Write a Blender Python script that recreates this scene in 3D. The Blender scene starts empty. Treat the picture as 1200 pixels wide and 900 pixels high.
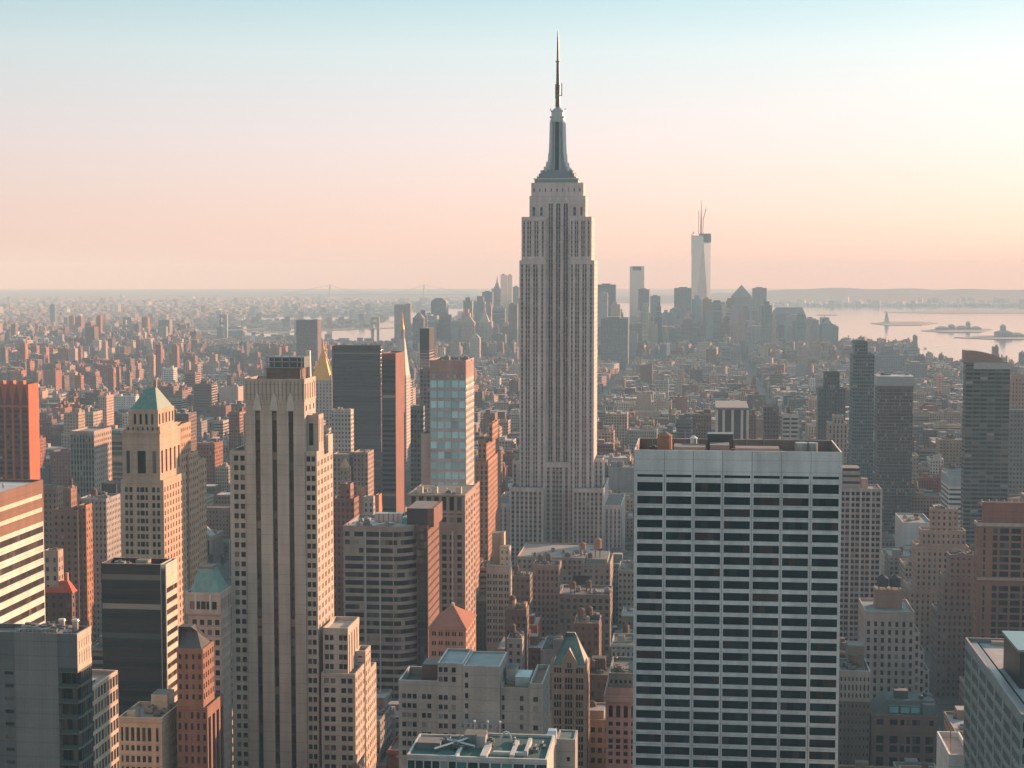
import bpy, math, random
import numpy as np
from mathutils import Vector
from mathutils.bvhtree import BVHTree
R_ = math.radians
random.seed(7); rng = np.random.default_rng(7)

# ------------------------------------------------------------------ camera
scn = bpy.context.scene
COL = scn.collection
FPX, PITCH, YAW, CAMH = 1892.0, 3.87, 6.6, 246.0      # focal length in px of a 1200 px wide picture; street grid: +Y downtown, +X west
cd = bpy.data.cameras.new('camera'); cam = bpy.data.objects.new('camera', cd); COL.objects.link(cam)
cd.sensor_width = 36; cd.lens = FPX / 1200 * 36; cd.clip_start = 1; cd.clip_end = 200000
cam.location = (0, 0, CAMH); cam.rotation_euler = (R_(90 - PITCH), 0, R_(YAW)); scn.camera = cam

# ------------------------------------------------------------------ world, sun, exposure
SUN_AZ, SUN_EL = 43.0, 13.0                            # degrees right of +Y, degrees above the horizon
sd = Vector((math.sin(R_(SUN_AZ)) * math.cos(R_(SUN_EL)), math.cos(R_(SUN_AZ)) * math.cos(R_(SUN_EL)), math.sin(R_(SUN_EL))))
w = bpy.data.worlds.new('World'); scn.world = w; w.use_nodes = True
nt = w.node_tree; nt.nodes.clear()
def N(t, kind, **kw):
    n = t.nodes.new(kind)
    for k, v in kw.items(): setattr(n, k, v)
    return n
sky = N(nt, 'ShaderNodeTexSky', sky_type='NISHITA', sun_disc=False, sun_elevation=R_(SUN_EL), sun_rotation=R_(SUN_AZ), altitude=250, air_density=1.0, dust_density=2.0, ozone_density=1.0)
tc = N(nt, 'ShaderNodeTexCoord'); sx = N(nt, 'ShaderNodeSeparateXYZ'); nt.links.new(tc.outputs['Generated'], sx.inputs[0])
rmp = N(nt, 'ShaderNodeValToRGB')
mr = N(nt, 'ShaderNodeMapRange'); mr.inputs['From Min'].default_value = -0.02; mr.inputs['From Max'].default_value = 0.45
nt.links.new(sx.outputs['Z'], mr.inputs['Value']); nt.links.new(mr.outputs[0], rmp.inputs[0])
e = rmp.color_ramp.elements
SKYR = [(0.0, (2.7, 1.6, 1.25)), (0.07, (2.85, 1.9, 1.62)), (0.22, (2.5, 2.18, 2.25)), (0.33, (2.0, 2.3, 2.38)), (0.42, (1.2, 1.95, 2.15)), (0.55, (1.3, 2.1, 2.4)), (1.0, (1.42, 2.2, 2.55))]
e[0].position = SKYR[0][0]; e[0].color = (*SKYR[0][1], 1); e[1].position = SKYR[-1][0]; e[1].color = (*SKYR[-1][1], 1)
for p, c in SKYR[1:-1]:
    q = e.new(p); q.color = (*c, 1)
# brighter towards the sun
dp = N(nt, 'ShaderNodeVectorMath', operation='DOT_PRODUCT'); nt.links.new(tc.outputs['Generated'], dp.inputs[0]); dp.inputs[1].default_value = sd
mg = N(nt, 'ShaderNodeMapRange'); mg.inputs['From Min'].default_value = -0.3; mg.inputs['From Max'].default_value = 0.85
mg.inputs['To Min'].default_value = 0.66; mg.inputs['To Max'].default_value = 1.42; nt.links.new(dp.outputs['Value'], mg.inputs['Value'])
m1 = N(nt, 'ShaderNodeVectorMath', operation='SCALE'); nt.links.new(rmp.outputs[0], m1.inputs[0]); nt.links.new(mg.outputs[0], m1.inputs['Scale'])
mixs = N(nt, 'ShaderNodeMixRGB', blend_type='MIX'); mixs.inputs[0].default_value = 0.9
nt.links.new(sky.outputs[0], mixs.inputs[1]); nt.links.new(m1.outputs[0], mixs.inputs[2])
bg = N(nt, 'ShaderNodeBackground'); bg.inputs['Strength'].default_value = 0.12
wo = N(nt, 'ShaderNodeOutputWorld'); nt.links.new(mixs.outputs[0], bg.inputs[0]); nt.links.new(bg.outputs[0], wo.inputs[0])

sl = bpy.data.lights.new('sun', 'SUN'); so = bpy.data.objects.new('sun', sl); COL.objects.link(so)
sl.energy = 4.5; sl.angle = R_(0.5); sl.color = (1.0, 0.56, 0.33)
so.rotation_euler = (-sd).to_track_quat('-Z', 'Y').to_euler()
vs_ = scn.view_settings; vs_.view_transform = 'Standard'; vs_.look = 'None'; vs_.gamma = 1; vs_.use_curve_mapping = False; vs_.exposure = 1.25
scn.render.engine = 'CYCLES'; cy = scn.cycles
cy.use_denoising = True; cy.volume_bounces = 1; cy.max_bounces = 6; cy.diffuse_bounces = 2; cy.glossy_bounces = 3; cy.transmission_bounces = 2
cy.sample_clamp_indirect = 4; cy.caustics_reflective = False; cy.caustics_refractive = False
HAZE = dict(density=9.0e-5, color=(0.51, 0.79, 1.0, 1), aniso=-0.22)

# ------------------------------------------------------------------ projection helpers (photo pixels <-> street grid)
ph, yw = R_(PITCH), R_(YAW)
Fv = np.array([-math.sin(yw) * math.cos(ph), math.cos(yw) * math.cos(ph), -math.sin(ph)])
Rv = np.array([math.cos(yw), math.sin(yw), 0.0]); Uv = np.cross(Rv, Fv)
def ray(px, py): return Fv + (px - 600) / FPX * Rv + (450 - py) / FPX * Uv
def at(px, py, Y):
    d = ray(px, py); t = Y / d[1]; return t * d[0], CAMH + t * d[2]
def gnd(px, py, z=0.0):
    d = ray(px, py); t = (z - CAMH) / d[2]; return t * d[0], t * d[1]
def proj(x, y, z):
    v = np.array([x, y, z - CAMH]); k = v @ Fv
    return 600 + FPX * (v @ Rv) / k, 450 - FPX * (v @ Uv) / k
def far_y(X, Y0, z, px):
    lo, hi = Y0, Y0 * 6
    up = proj(X, hi, z)[0] > proj(X, lo, z)[0]
    for _ in range(50):
        m = (lo + hi) / 2
        if (proj(X, m, z)[0] < px) == up: lo = m
        else: hi = m
    return lo

# ------------------------------------------------------------------ mesh builder
class MB:
    def __init__(s): s.q = []; s.uv = []; s.wall = []; s.win = []
    def quad(s, a, b, c, d, col=(.3, .3, .3), win=(0, 0, 0, 0), uv=None, seed=0.0):
        s.q.append((a, b, c, d)); s.uv.append(uv if uv else ((0, 0), (1, 0), (1, 1), (0, 1)))
        s.wall.append((*col[:3], seed)); s.win.append(win)
    def wallq(s, p, u, W, z0, z1, col, win=(0, 0, 0, 0), seed=0.0):
        q = (p[0] + u[0] * W, p[1] + u[1] * W)
        s.quad((p[0], p[1], z0), (q[0], q[1], z0), (q[0], q[1], z1), (p[0], p[1], z1), col, win, ((0, z0), (W, z0), (W, z1), (0, z1)), seed)
    def box(s, x0, x1, y0, y1, z0, z1, col=(.3, .3, .3), win=(0, 0, 0, 0), top=None, seed=0.0, bottom=False):
        s.wallq((x0, y0), (1, 0), x1 - x0, z0, z1, col, win, seed); s.wallq((x1, y0), (0, 1), y1 - y0, z0, z1, col, win, seed)
        s.wallq((x1, y1), (-1, 0), x1 - x0, z0, z1, col, win, seed); s.wallq((x0, y1), (0, -1), y1 - y0, z0, z1, col, win, seed)
        s.quad((x0, y0, z1), (x1, y0, z1), (x1, y1, z1), (x0, y1, z1), top or col, seed=seed)
        if bottom: s.quad((x0, y1, z0), (x1, y1, z0), (x1, y0, z0), (x0, y0, z0), col, seed=seed)
    def rbox(s, cx, cy, w, d, ang, z0, z1, col, win, top, seed):
        c, sn = math.cos(ang), math.sin(ang)
        P = [(cx + a * w / 2 * c - b * d / 2 * sn, cy + a * w / 2 * sn + b * d / 2 * c) for a, b in ((-1, -1), (1, -1), (1, 1), (-1, 1))]
        for i in range(4):
            a, b = P[i], P[(i + 1) % 4]; L = math.dist(a, b)
            s.wallq(a, ((b[0] - a[0]) / L, (b[1] - a[1]) / L), L, z0, z1, col, win, seed)
        s.quad(*[(p[0], p[1], z1) for p in P], top, seed=seed)
    def frustum(s, cx, cy, n, r0, r1, z0, z1, col, rot=0, sx=1, sy=1, cap=True):
        A = [rot + 2 * math.pi * i / n for i in range(n)]
        lo = [(cx + r0 * sx * math.cos(a), cy + r0 * sy * math.sin(a), z0) for a in A]; hi = [(cx + r1 * sx * math.cos(a), cy + r1 * sy * math.sin(a), z1) for a in A]
        for i in range(n):
            j = (i + 1) % n; s.quad(lo[i], lo[j], hi[j], hi[i], col)
        if cap and r1 > 1e-3:
            for i in range(0, n - 2, 2): s.quad(hi[0], hi[i + 1], hi[i + 2], hi[(i + 3) % n] if i + 3 < n else hi[0], col)
    def pyramid(s, x0, x1, y0, y1, z0, z1, col, rx0, rx1, ry0, ry1, topcol=None):
        a = [(x0, y0, z0), (x1, y0, z0), (x1, y1, z0), (x0, y1, z0)]; b = [(rx0, ry0, z1), (rx1, ry0, z1), (rx1, ry1, z1), (rx0, ry1, z1)]
        for i in range(4):
            j = (i + 1) % 4; s.quad(a[i], a[j], b[j], b[i], col)
        s.quad(*b, topcol or col)
    def bar(s, p, q, r, col=(.3, .3, .3)):
        p, q = Vector(p), Vector(q); d = (q - p).normalized(); u = d.orthogonal().normalized() * r; v = d.cross(u)
        A = [p + u + v, p - u + v, p - u - v, p + u - v]; B = [x + (q - p) for x in A]
        for i in range(4): s.quad(tuple(A[i]), tuple(A[(i + 1) % 4]), tuple(B[(i + 1) % 4]), tuple(B[i]), col)
        s.quad(*[tuple(x) for x in B], col); s.quad(*[tuple(x) for x in A[::-1]], col)
    def build(s, name, mat, parent=None, org=None):
        V = np.array(s.q, dtype=np.float64).reshape(-1, 3); n = len(s.q)
        if org is None and parent is not None: org = parent.location[:] if parent.parent is None else parent.parent.location[:]
        if org is not None: V = V - np.array(org)
        if n < 60000:
            K = np.round(V, 3); U, inv = np.unique(K, axis=0, return_inverse=True); inv = inv.reshape(-1)
        else: U, inv = V, np.arange(len(V))
        F = inv.reshape(-1, 4)
        me = bpy.data.meshes.new(name); me.vertices.add(len(U)); me.vertices.foreach_set('co', U.ravel().astype(np.float32))
        # quads that collapse to triangles lose their doubled corner
        tri = np.array([len(set(f)) for f in F.tolist()]) if n < 60000 else np.full(n, 4)
        keepc = np.ones((n, 4), bool)
        for i in np.where(tri < 4)[0]:
            seen = set()
            for k in range(4):
                if F[i, k] in seen: keepc[i, k] = False
                seen.add(F[i, k])
        ok = tri >= 3; keepc[~ok] = False
        tot = keepc.sum(1)[ok]; st = np.concatenate([[0], np.cumsum(tot)[:-1]])
        me.loops.add(int(tot.sum())); me.polygons.add(int(ok.sum()))
        me.loops.foreach_set('vertex_index', F[keepc].astype(np.int32))
        me.polygons.foreach_set('loop_start', st.astype(np.int32)); me.polygons.foreach_set('loop_total', tot.astype(np.int32))
        uvl = me.uv_layers.new(name='uv'); uvl.data.foreach_set('uv', np.array(s.uv, dtype=np.float32)[keepc].ravel())
        for nm, arr in (('wall', s.wall), ('win', s.win)):
            at_ = me.attributes.new(nm, 'FLOAT_COLOR', 'FACE'); at_.data.foreach_set('color', np.array(arr, dtype=np.float32)[ok].ravel())
        me.update(calc_edges=True); me.shade_flat()
        me.materials.append(mat)
        o = bpy.data.objects.new(name, me); COL.objects.link(o)
        if parent is not None: o.parent = parent
        elif org is not None: o.location = org
        return o

def tag(o, label=None, cat=None, group=None, kind=None):
    for k, v in (('label', label), ('category', cat), ('group', group), ('kind', kind)):
        if v: o[k] = v
    return o
def empty(name, loc):
    o = bpy.data.objects.new(name, None); COL.objects.link(o); o.location = loc; o.empty_display_size = 5; return o

# ------------------------------------------------------------------ materials
def new_mat(name):
    m = bpy.data.materials.new(name); m.use_nodes = True; t = m.node_tree; t.nodes.clear()
    o = N(t, 'ShaderNodeOutputMaterial'); b = N(t, 'ShaderNodeBsdfPrincipled'); t.links.new(b.outputs[0], o.inputs[0]); return m, t, b
def math_(t, op, a, b=None):
    n = N(t, 'ShaderNodeMath', operation=op)
    for i, v in enumerate((a, b)):
        if v is None: continue
        if isinstance(v, (int, float)): n.inputs[i].default_value = v
        else: t.links.new(v, n.inputs[i])
    return n.outputs[0]
def facade_mat():
    m, t, b = new_mat('facade'); L = t.links.new
    aw = N(t, 'ShaderNodeAttribute', attribute_name='wall'); an = N(t, 'ShaderNodeAttribute', attribute_name='win'); uv = N(t, 'ShaderNodeUVMap', uv_map='uv')
    sc = N(t, 'ShaderNodeSeparateColor'); L(an.outputs['Color'], sc.inputs[0]); su = N(t, 'ShaderNodeSeparateXYZ'); L(uv.outputs[0], su.inputs[0])
    bay = math_(t, 'MAXIMUM', math_(t, 'MULTIPLY', sc.outputs[0], 10.0), 0.1); flo = math_(t, 'MAXIMUM', math_(t, 'MULTIPLY', sc.outputs[1], 10.0), 0.1)
    a = math_(t, 'DIVIDE', su.outputs[0], bay); c = math_(t, 'DIVIDE', su.outputs[1], flo)
    def inside(x, fr):
        return math_(t, 'LESS_THAN', math_(t, 'ABSOLUTE', math_(t, 'SUBTRACT', math_(t, 'FRACT', x), 0.5)), math_(t, 'MULTIPLY', fr, 0.5))
    msk = math_(t, 'MULTIPLY', inside(a, sc.outputs[2]), inside(c, an.outputs['Alpha']))
    cv = N(t, 'ShaderNodeCombineXYZ'); L(math_(t, 'FLOOR', a), cv.inputs[0]); L(math_(t, 'FLOOR', c), cv.inputs[1]); L(math_(t, 'MULTIPLY', aw.outputs['Alpha'], 97.0), cv.inputs[2])
    wn = N(t, 'ShaderNodeTexWhiteNoise', noise_dimensions='3D'); L(cv.outputs[0], wn.inputs[0])
    gr = N(t, 'ShaderNodeValToRGB'); ge = gr.color_ramp.elements; gr.color_ramp.interpolation = 'CONSTANT'
    ge[0].color = (.012, .018, .021, 1); ge[1].position = .35; ge[1].color = (.022, .03, .034, 1)
    for p, cc in ((.62, (.045, .045, .045)), (.8, (.07, .085, .09)), (.91, (.16, .14, .12)), (.97, (.3, .27, .23))): q = ge.new(p); q.color = (*cc, 1)
    L(wn.outputs['Value'], gr.inputs[0])
    # weathering of the wall: broad patches and vertical streaks
    gp = N(t, 'ShaderNodeNewGeometry'); mp = N(t, 'ShaderNodeMapping'); mp.inputs['Scale'].default_value = (.35, .35, .02); L(gp.outputs['Position'], mp.inputs[0])
    n1 = N(t, 'ShaderNodeTexNoise'); n1.inputs['Scale'].default_value = 1.0; n1.inputs['Detail'].default_value = 4; L(mp.outputs[0], n1.inputs['Vector'])
    n2 = N(t, 'ShaderNodeTexNoise'); n2.inputs['Scale'].default_value = .09; n2.inputs['Detail'].default_value = 5; L(gp.outputs['Position'], n2.inputs['Vector'])
    n3 = N(t, 'ShaderNodeTexNoise'); n3.inputs['Scale'].default_value = 1.6; n3.inputs['Detail'].default_value = 2; L(gp.outputs['Position'], n3.inputs['Vector'])
    v = math_(t, 'ADD', math_(t, 'MULTIPLY', n1.outputs[0], .7), math_(t, 'MULTIPLY', n2.outputs[0], .6)); v = math_(t, 'ADD', v, math_(t, 'MULTIPLY', n3.outputs[0], .35)); v = math_(t, 'ADD', v, .17)
    spz = N(t, 'ShaderNodeSeparateXYZ'); L(gp.outputs['Position'], spz.inputs[0]); crs = math_(t, 'LESS_THAN', math_(t, 'FRACT', math_(t, 'DIVIDE', spz.outputs[2], 3.85)), .07); v = math_(t, 'MULTIPLY', v, math_(t, 'SUBTRACT', 1.0, math_(t, 'MULTIPLY', crs, .22)))
    vm = N(t, 'ShaderNodeVectorMath', operation='SCALE'); L(aw.outputs['Color'], vm.inputs[0]); L(v, vm.inputs['Scale'])
    mx = N(t, 'ShaderNodeMixRGB'); L(msk, mx.inputs[0]); L(vm.outputs[0], mx.inputs[1]); L(gr.outputs[0], mx.inputs[2]); L(mx.outputs[0], b.inputs['Base Color'])
    L(math_(t, 'SUBTRACT', .88, math_(t, 'MULTIPLY', msk, .72)), b.inputs['Roughness'])
    bp = N(t, 'ShaderNodeBump'); bp.inputs['Strength'].default_value = .35; bp.inputs['Distance'].default_value = .25
    L(math_(t, 'MULTIPLY', msk, -1.0), bp.inputs['Height']); L(bp.outputs[0], b.inputs['Normal'])
    return m
def tone_mat(name, rough=.8, metal=0, spec=.5, var=.5, scale=.4):
    """colour from the mesh's own 'wall' attribute, worn by noise"""
    m, t, b = new_mat(name); L = t.links.new
    aw = N(t, 'ShaderNodeAttribute', attribute_name='wall'); gp = N(t, 'ShaderNodeNewGeometry')
    n = N(t, 'ShaderNodeTexNoise'); n.inputs['Scale'].default_value = scale; n.inputs['Detail'].default_value = 6; n.inputs['Roughness'].default_value = .65; L(gp.outputs['Position'], n.inputs['Vector'])
    v = math_(t, 'ADD', math_(t, 'MULTIPLY', n.outputs[0], 2 * var), 1 - var)
    vm = N(t, 'ShaderNodeVectorMath', operation='SCALE'); L(aw.outputs['Color'], vm.inputs[0]); L(v, vm.inputs['Scale']); L(vm.outputs[0], b.inputs['Base Color'])
    b.inputs['Roughness'].default_value = rough; b.inputs['Metallic'].default_value = metal; b.inputs['Specular IOR Level'].default_value = spec
    return m
M_FAC = facade_mat()
M_ROOF = tone_mat('roofing', .9, var=.55, scale=.22)
M_TRIM = tone_mat('trim', .7, var=.3)
M_METAL = tone_mat('weathered_metal', .42, metal=.55, var=.25)
M_GOLD = tone_mat('gilded_tiles', .5, metal=.3, var=.2)
M_COPPER = tone_mat('green_copper', .65, var=.55, scale=.45)
M_WOOD = tone_mat('tank_wood', .85, var=.4, scale=1.5)
M_GLASS = tone_mat('window_glass', .1, var=.25, scale=.15, spec=.13)
M_MIRROR = tone_mat('mirror_glass', .22, metal=.85, var=.12, scale=.05)
M_STRIP = M_FAC
M_LEAF = tone_mat('autumn_leaves', .8, var=.4, scale=.5)
M_PAINT = tone_mat('car_paint', .3, var=.1)

def ground_mat():
    m, t, b = new_mat('city_ground'); L = t.links.new
    gp = N(t, 'ShaderNodeNewGeometry'); n = N(t, 'ShaderNodeTexNoise'); n.inputs['Scale'].default_value = .004; n.inputs['Detail'].default_value = 9; L(gp.outputs['Position'], n.inputs['Vector'])
    r = N(t, 'ShaderNodeValToRGB'); r.color_ramp.elements[0].position = .35; r.color_ramp.elements[0].color = (.045, .047, .045, 1); r.color_ramp.elements[1].position = .68; r.color_ramp.elements[1].color = (.13, .11, .095, 1)
    L(n.outputs[0], r.inputs[0]); L(r.outputs[0], b.inputs['Base Color']); b.inputs['Roughness'].default_value = .9; return m
def water_mat():
    m, t, b = new_mat('bay_water'); L = t.links.new
    gp = N(t, 'ShaderNodeNewGeometry'); n = N(t, 'ShaderNodeTexNoise'); n.inputs['Scale'].default_value = .03; n.inputs['Detail'].default_value = 8; L(gp.outputs['Position'], n.inputs['Vector'])
    bp = N(t, 'ShaderNodeBump'); bp.inputs['Strength'].default_value = .03; bp.inputs['Distance'].default_value = 1.0; L(n.outputs[0], bp.inputs['Height']); L(bp.outputs[0], b.inputs['Normal'])
    b.inputs['Base Color'].default_value = (.05, .075, .085, 1); b.inputs['Roughness'].default_value = .09; return m
M_GROUND, M_WATER = ground_mat(), water_mat()
M_SEA = water_mat(); M_SEA.name = 'open_sea'; M_SEA.node_tree.nodes['Principled BSDF'].inputs['Roughness'].default_value = .7; M_SEA.node_tree.nodes['Principled BSDF'].inputs['Specular IOR Level'].default_value = .1

# ------------------------------------------------------------------ ground, water, hills
def sheet(name, pts, z, mat):
    me = bpy.data.meshes.new(name); me.from_pydata([(x, y, z) for x, y in pts], [], [list(range(len(pts)))]); me.materials.append(mat)
    o = bpy.data.objects.new(name, me); COL.objects.link(o); o['kind'] = 'structure'; return o
GR = 28600.0
g = MB(); rad = [0, 300, 1000, 3000, 7000, 14000, 21000, GR]; nA = 72
for i in range(len(rad) - 1):
    for k in range(nA):
        a0, a1 = 2 * math.pi * k / nA, 2 * math.pi * (k + 1) / nA
        g.quad(*[(r * math.cos(a), r * math.sin(a), 0) for r, a in ((rad[i], a0), (rad[i + 1], a0), (rad[i + 1], a1), (rad[i], a1))])
g.build('ground', M_GROUND)['kind'] = 'structure'
HARBOR = [(660, 353), (760, 353.5), (850, 358), (1000, 359.5), (1200, 359.5), (1420, 359.5), (1420, 470), (1260, 436), (1200, 431), (1140, 434), (1100, 431), (1080, 427), (1060, 420), (1030, 414), (1000, 411), (975, 408), (955, 402), (930, 396), (900, 392), (860, 386), (800, 378), (740, 372), (660, 368)]
RIVER = [(230, 388.5), (300, 387), (343, 386), (400, 384.5), (440, 382), (452, 374), (462, 367), (520, 362), (560, 362), (560, 368), (500, 375), (478, 384), (470, 396), (462, 403), (420, 404), (373, 400), (343, 398), (300, 396), (230, 395)]
RIVER2 = [(225, 374), (300, 371.5), (370, 371.5), (420, 369), (448, 366), (440, 372), (410, 375), (365, 376.5), (300, 376)]
SEA = [(-60, 340.3), (560, 340.3), (560, 349), (300, 347.5), (-60, 346)]
WATERS = []
for nm, P in (('harbor_water', HARBOR), ('river_water', RIVER), ('river_water', RIVER2), ('sea_water', SEA)):
    G = [gnd(*p) for p in P]; WATERS.append(np.array(G)); sheet(nm, G, .6, M_SEA if nm == 'sea_water' else M_WATER)
def inpoly(x, y, P):
    x = np.asarray(x, float); y = np.asarray(y, float); c = np.zeros(x.shape, bool); n = len(P); j = n - 1
    for i in range(n):
        xi, yi = P[i]; xj, yj = P[j]
        c ^= ((yi > y) != (yj > y)) & (x < (xj - xi) * (y - yi) / (yj - yi + 1e-12) + xi); j = i
    return c
def wet(x, y):
    r = np.zeros(np.asarray(x, float).shape, bool)
    for P in WATERS: r |= inpoly(x, y, P)
    return r
def island(name, pts, h, mat, col):
    G = [gnd(*p) for p in pts]; mb = MB(); n = len(G); cx = sum(p[0] for p in G) / n; cy_ = sum(p[1] for p in G) / n
    for i in range(n):
        a, b = G[i], G[(i + 1) % n]; mb.quad((*a, 0), (*b, 0), (*b, h), (*a, h), col)
        if i % 2 == 0: c2 = G[(i + 2) % n]; mb.quad((cx, cy_, h), (*a, h), (*b, h), (*c2, h), col)
    o = mb.build(name, mat); o['kind'] = 'structure'; return o
ISL = [[(1020, 379.3), (1040, 377.6), (1075, 377.2), (1100, 379), (1080, 381.5), (1040, 381.8)],
       [(1079, 388), (1100, 385.5), (1140, 384.5), (1163, 386.5), (1150, 389.8), (1110, 390)],
       [(1118, 396), (1150, 394), (1200, 393.5), (1300, 393), (1300, 398), (1160, 398)],
       [(1040, 366.5), (1090, 364), (1200, 363), (1300, 363), (1300, 367), (1120, 368)]]
for P in ISL: island('island_land', P, 2.5, M_ROOF, (.15, .14, .125))
# hills across the bay: a long ridge with an uneven crest
def ridge(name, prof, D, depth, col):
    mb = MB(); pts = []
    for px, py in prof:
        d = ray(px, py); k = D / math.hypot(d[0], d[1]); pts.append((d[0] * k, d[1] * k, CAMH + d[2] * k, d[0] / math.hypot(d[0], d[1]), d[1] / math.hypot(d[0], d[1])))
    for a, b in zip(pts[:-1], pts[1:]):
        for (f0, h0), (f1, h1) in (((-1.0, 0), (-.45, .5)), ((-.45, .5), (0, 1)), ((0, 1), (.6, .7)), ((.6, .7), (1.5, 0))):
            mb.quad((a[0] + a[3] * depth * f0, a[1] + a[4] * depth * f0, a[2] * h0), (b[0] + b[3] * depth * f0, b[1] + b[4] * depth * f0, b[2] * h0),
                    (b[0] + b[3] * depth * f1, b[1] + b[4] * depth * f1, b[2] * h1), (a[0] + a[3] * depth * f1, a[1] + a[4] * depth * f1, a[2] * h1), col)
    o = mb.build(name, M_ROOF); o['kind'] = 'structure'
prof = [(690 + i * 15, max(337.0, 349 - 11 * min(1, max(0, (690 + i * 15 - 730)) / 230)) + 1.2 * math.sin(i * .9) * math.sin(i * .37) + (1.5 if i > 26 else 0)) for i in range(46)]
ridge('hills', prof, 15500, 1500, (.06, .065, .06))

# ------------------------------------------------------------------ building builder
def style_win(sty): return (sty[0] / 10, sty[1] / 10, sty[2], sty[3]) if sty else (0, 0, 0, 0)
FOOT = []      # footprints x0,x1,y0,y1 that the city blocks leave free
CLEAR = []     # px0, px1, py, Y: in front of Y nothing may rise above py there
ANCH = []      # px, py, name of what labels refer to
GLAZE = [(.012, .02, .024), (.02, .027, .03), (.035, .04, .042), (.06, .07, .072), (.16, .14, .12)]
def cols(W, n, wf, ml=0, mr=0):
    b = (W - ml - mr) / n; return [(ml + (i + .5 - wf / 2) * b, ml + (i + .5 + wf / 2) * b) for i in range(n)]
def pairs(W, n, wf=.62, gap=.12, ml=0, mr=0):
    b = (W - ml - mr) / n; o = []
    for i in range(n):
        c = ml + (i + .5) * b; o += [(c - wf * b / 2, c - gap * b / 2), (c + gap * b / 2, c + wf * b / 2)]
    return o
def rows(z0, z1, fl, hf, off=0):
    o = []; z = z1 - off
    while z - fl > z0: o.append((z - fl * (.5 + hf / 2), z - fl * (.5 - hf / 2))); z -= fl
    return o
ALLH = []
class Hero:
    def __init__(s, name, label, Y, cat='building', group=None, x=None, anchor=None):
        s.name = name; s.label = label; s.cat = cat; s.group = group; s.w = MB(); s.r = []; s.panes = []; s.parts = []; s.Y = Y; s.seed = random.random(); s.root = None; s.tint = GLAZE; s.box = []; s.strips = []; s.anchor = anchor; s.pane_name = 'window'; s.scr = []
    def face(s, side, x0, x1, y0, y1, z0, z1, col, us, vs, depth=.35, strip=None):
        p, u, n, W = {'F': ((x0, y0), (1, 0), (0, -1), x1 - x0), 'R': ((x1, y0), (0, 1), (1, 0), y1 - y0), 'L': ((x0, y1), (0, -1), (-1, 0), y1 - y0), 'B': ((x1, y1), (-1, 0), (0, 1), x1 - x0)}[side]
        P = lambda a, z, k=0: (p[0] + u[0] * a - n[0] * k, p[1] + u[1] * a - n[1] * k, z)
        def q(a0, a1, b0, b1):
            if a1 - a0 > .001 and b1 - b0 > .001: s.w.quad(P(a0, b0), P(a1, b0), P(a1, b1), P(a0, b1), col, seed=s.seed)
        us = [(max(a, 0), min(b, W)) for a, b in us if a < W and b > 0]; us.sort(); vs = sorted(v for v in vs if v[0] > z0 and v[1] < z1)
        e0 = 0
        for a0, a1 in us:
            q(e0, a0, z0, z1); e0 = a1; f0 = z0
            for b0, b1 in vs:
                q(a0, a1, f0, b0); f0 = b1
                for A in ((P(a0, b0), P(a0, b0, depth), P(a0, b1, depth), P(a0, b1)), (P(a1, b0, depth), P(a1, b0), P(a1, b1), P(a1, b1, depth)),
                          (P(a0, b0), P(a1, b0), P(a1, b0, depth), P(a0, b0, depth)), (P(a0, b1, depth), P(a1, b1, depth), P(a1, b1), P(a0, b1))):
                    s.w.quad(*A, col, seed=s.seed)
                Q = (P(a0, b0, depth), P(a1, b0, depth), P(a1, b1, depth), P(a0, b1, depth))
                if strip: s.strips.append((Q, a1 - a0, b0, b1, strip))
                else: s.panes.append(Q)
            q(a0, a1, f0, z1)
        q(e0, W, z0, z1)
    def tier(s, x0, x1, y0, y1, z0, z1, col, sty=None, F=None, R=None, L=None, B=None, ph=1.1, roof=(.12, .115, .11), rim=None, noroof=False, inner=None):
        """one box of the building; F/R/L/B = (us, vs[, depth[, strip]]) make real openings, else the windows of sty are pattern"""
        s.box.append((x0, x1, y0, y1, z0, z1))
        for side, sp in (('F', F), ('R', R), ('L', L), ('B', B)):
            if sp: s.face(side, x0, x1, y0, y1, z0, z1, col, *sp)
            else:
                p, u, W = {'F': ((x0, y0), (1, 0), x1 - x0), 'R': ((x1, y0), (0, 1), y1 - y0), 'L': ((x0, y1), (0, -1), y1 - y0), 'B': ((x1, y1), (-1, 0), x1 - x0)}[side]
                if sty:
                    zt = z1 - max(1.2, sty[1] * .5); n = max(1, round(W / sty[0])); b = W / n
                    s.w.wallq(p, u, W, z0, zt, col, (b / 10, sty[1] / 10, sty[2], sty[3]), s.seed); s.w.wallq(p, u, W, zt, z1, col, seed=s.seed)
                else: s.w.wallq(p, u, W, z0, z1, col, seed=s.seed)
        if noroof: return
        t = min(.5, (x1 - x0) / 8); a0, a1, b0, b1 = x0 + t, x1 - t, y0 + t, y1 - t; rc = rim or tuple(min(.6, c * 1.15) for c in col); zr = z1 - ph
        O = [(x0, y0), (x1, y0), (x1, y1), (x0, y1)]; I = [(a0, b0), (a1, b0), (a1, b1), (a0, b1)]
        for i in range(4):
            j = (i + 1) % 4
            s.w.quad((*O[i], z1), (*O[j], z1), (*I[j], z1), (*I[i], z1), rc, seed=s.seed); s.w.quad((*I[j], zr), (*I[i], zr), (*I[i], z1), (*I[j], z1), inner or col, seed=s.seed)
        s.roofq([[(*p, zr) for p in I]], roof)
    def roofq(s, Q, c):
        m = MB(); [m.quad(*q, c) for q in Q]; s.r.append(m)
    def part(s, name, mb, mat, subs=()): s.parts.append((name, mb, mat, subs))
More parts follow.
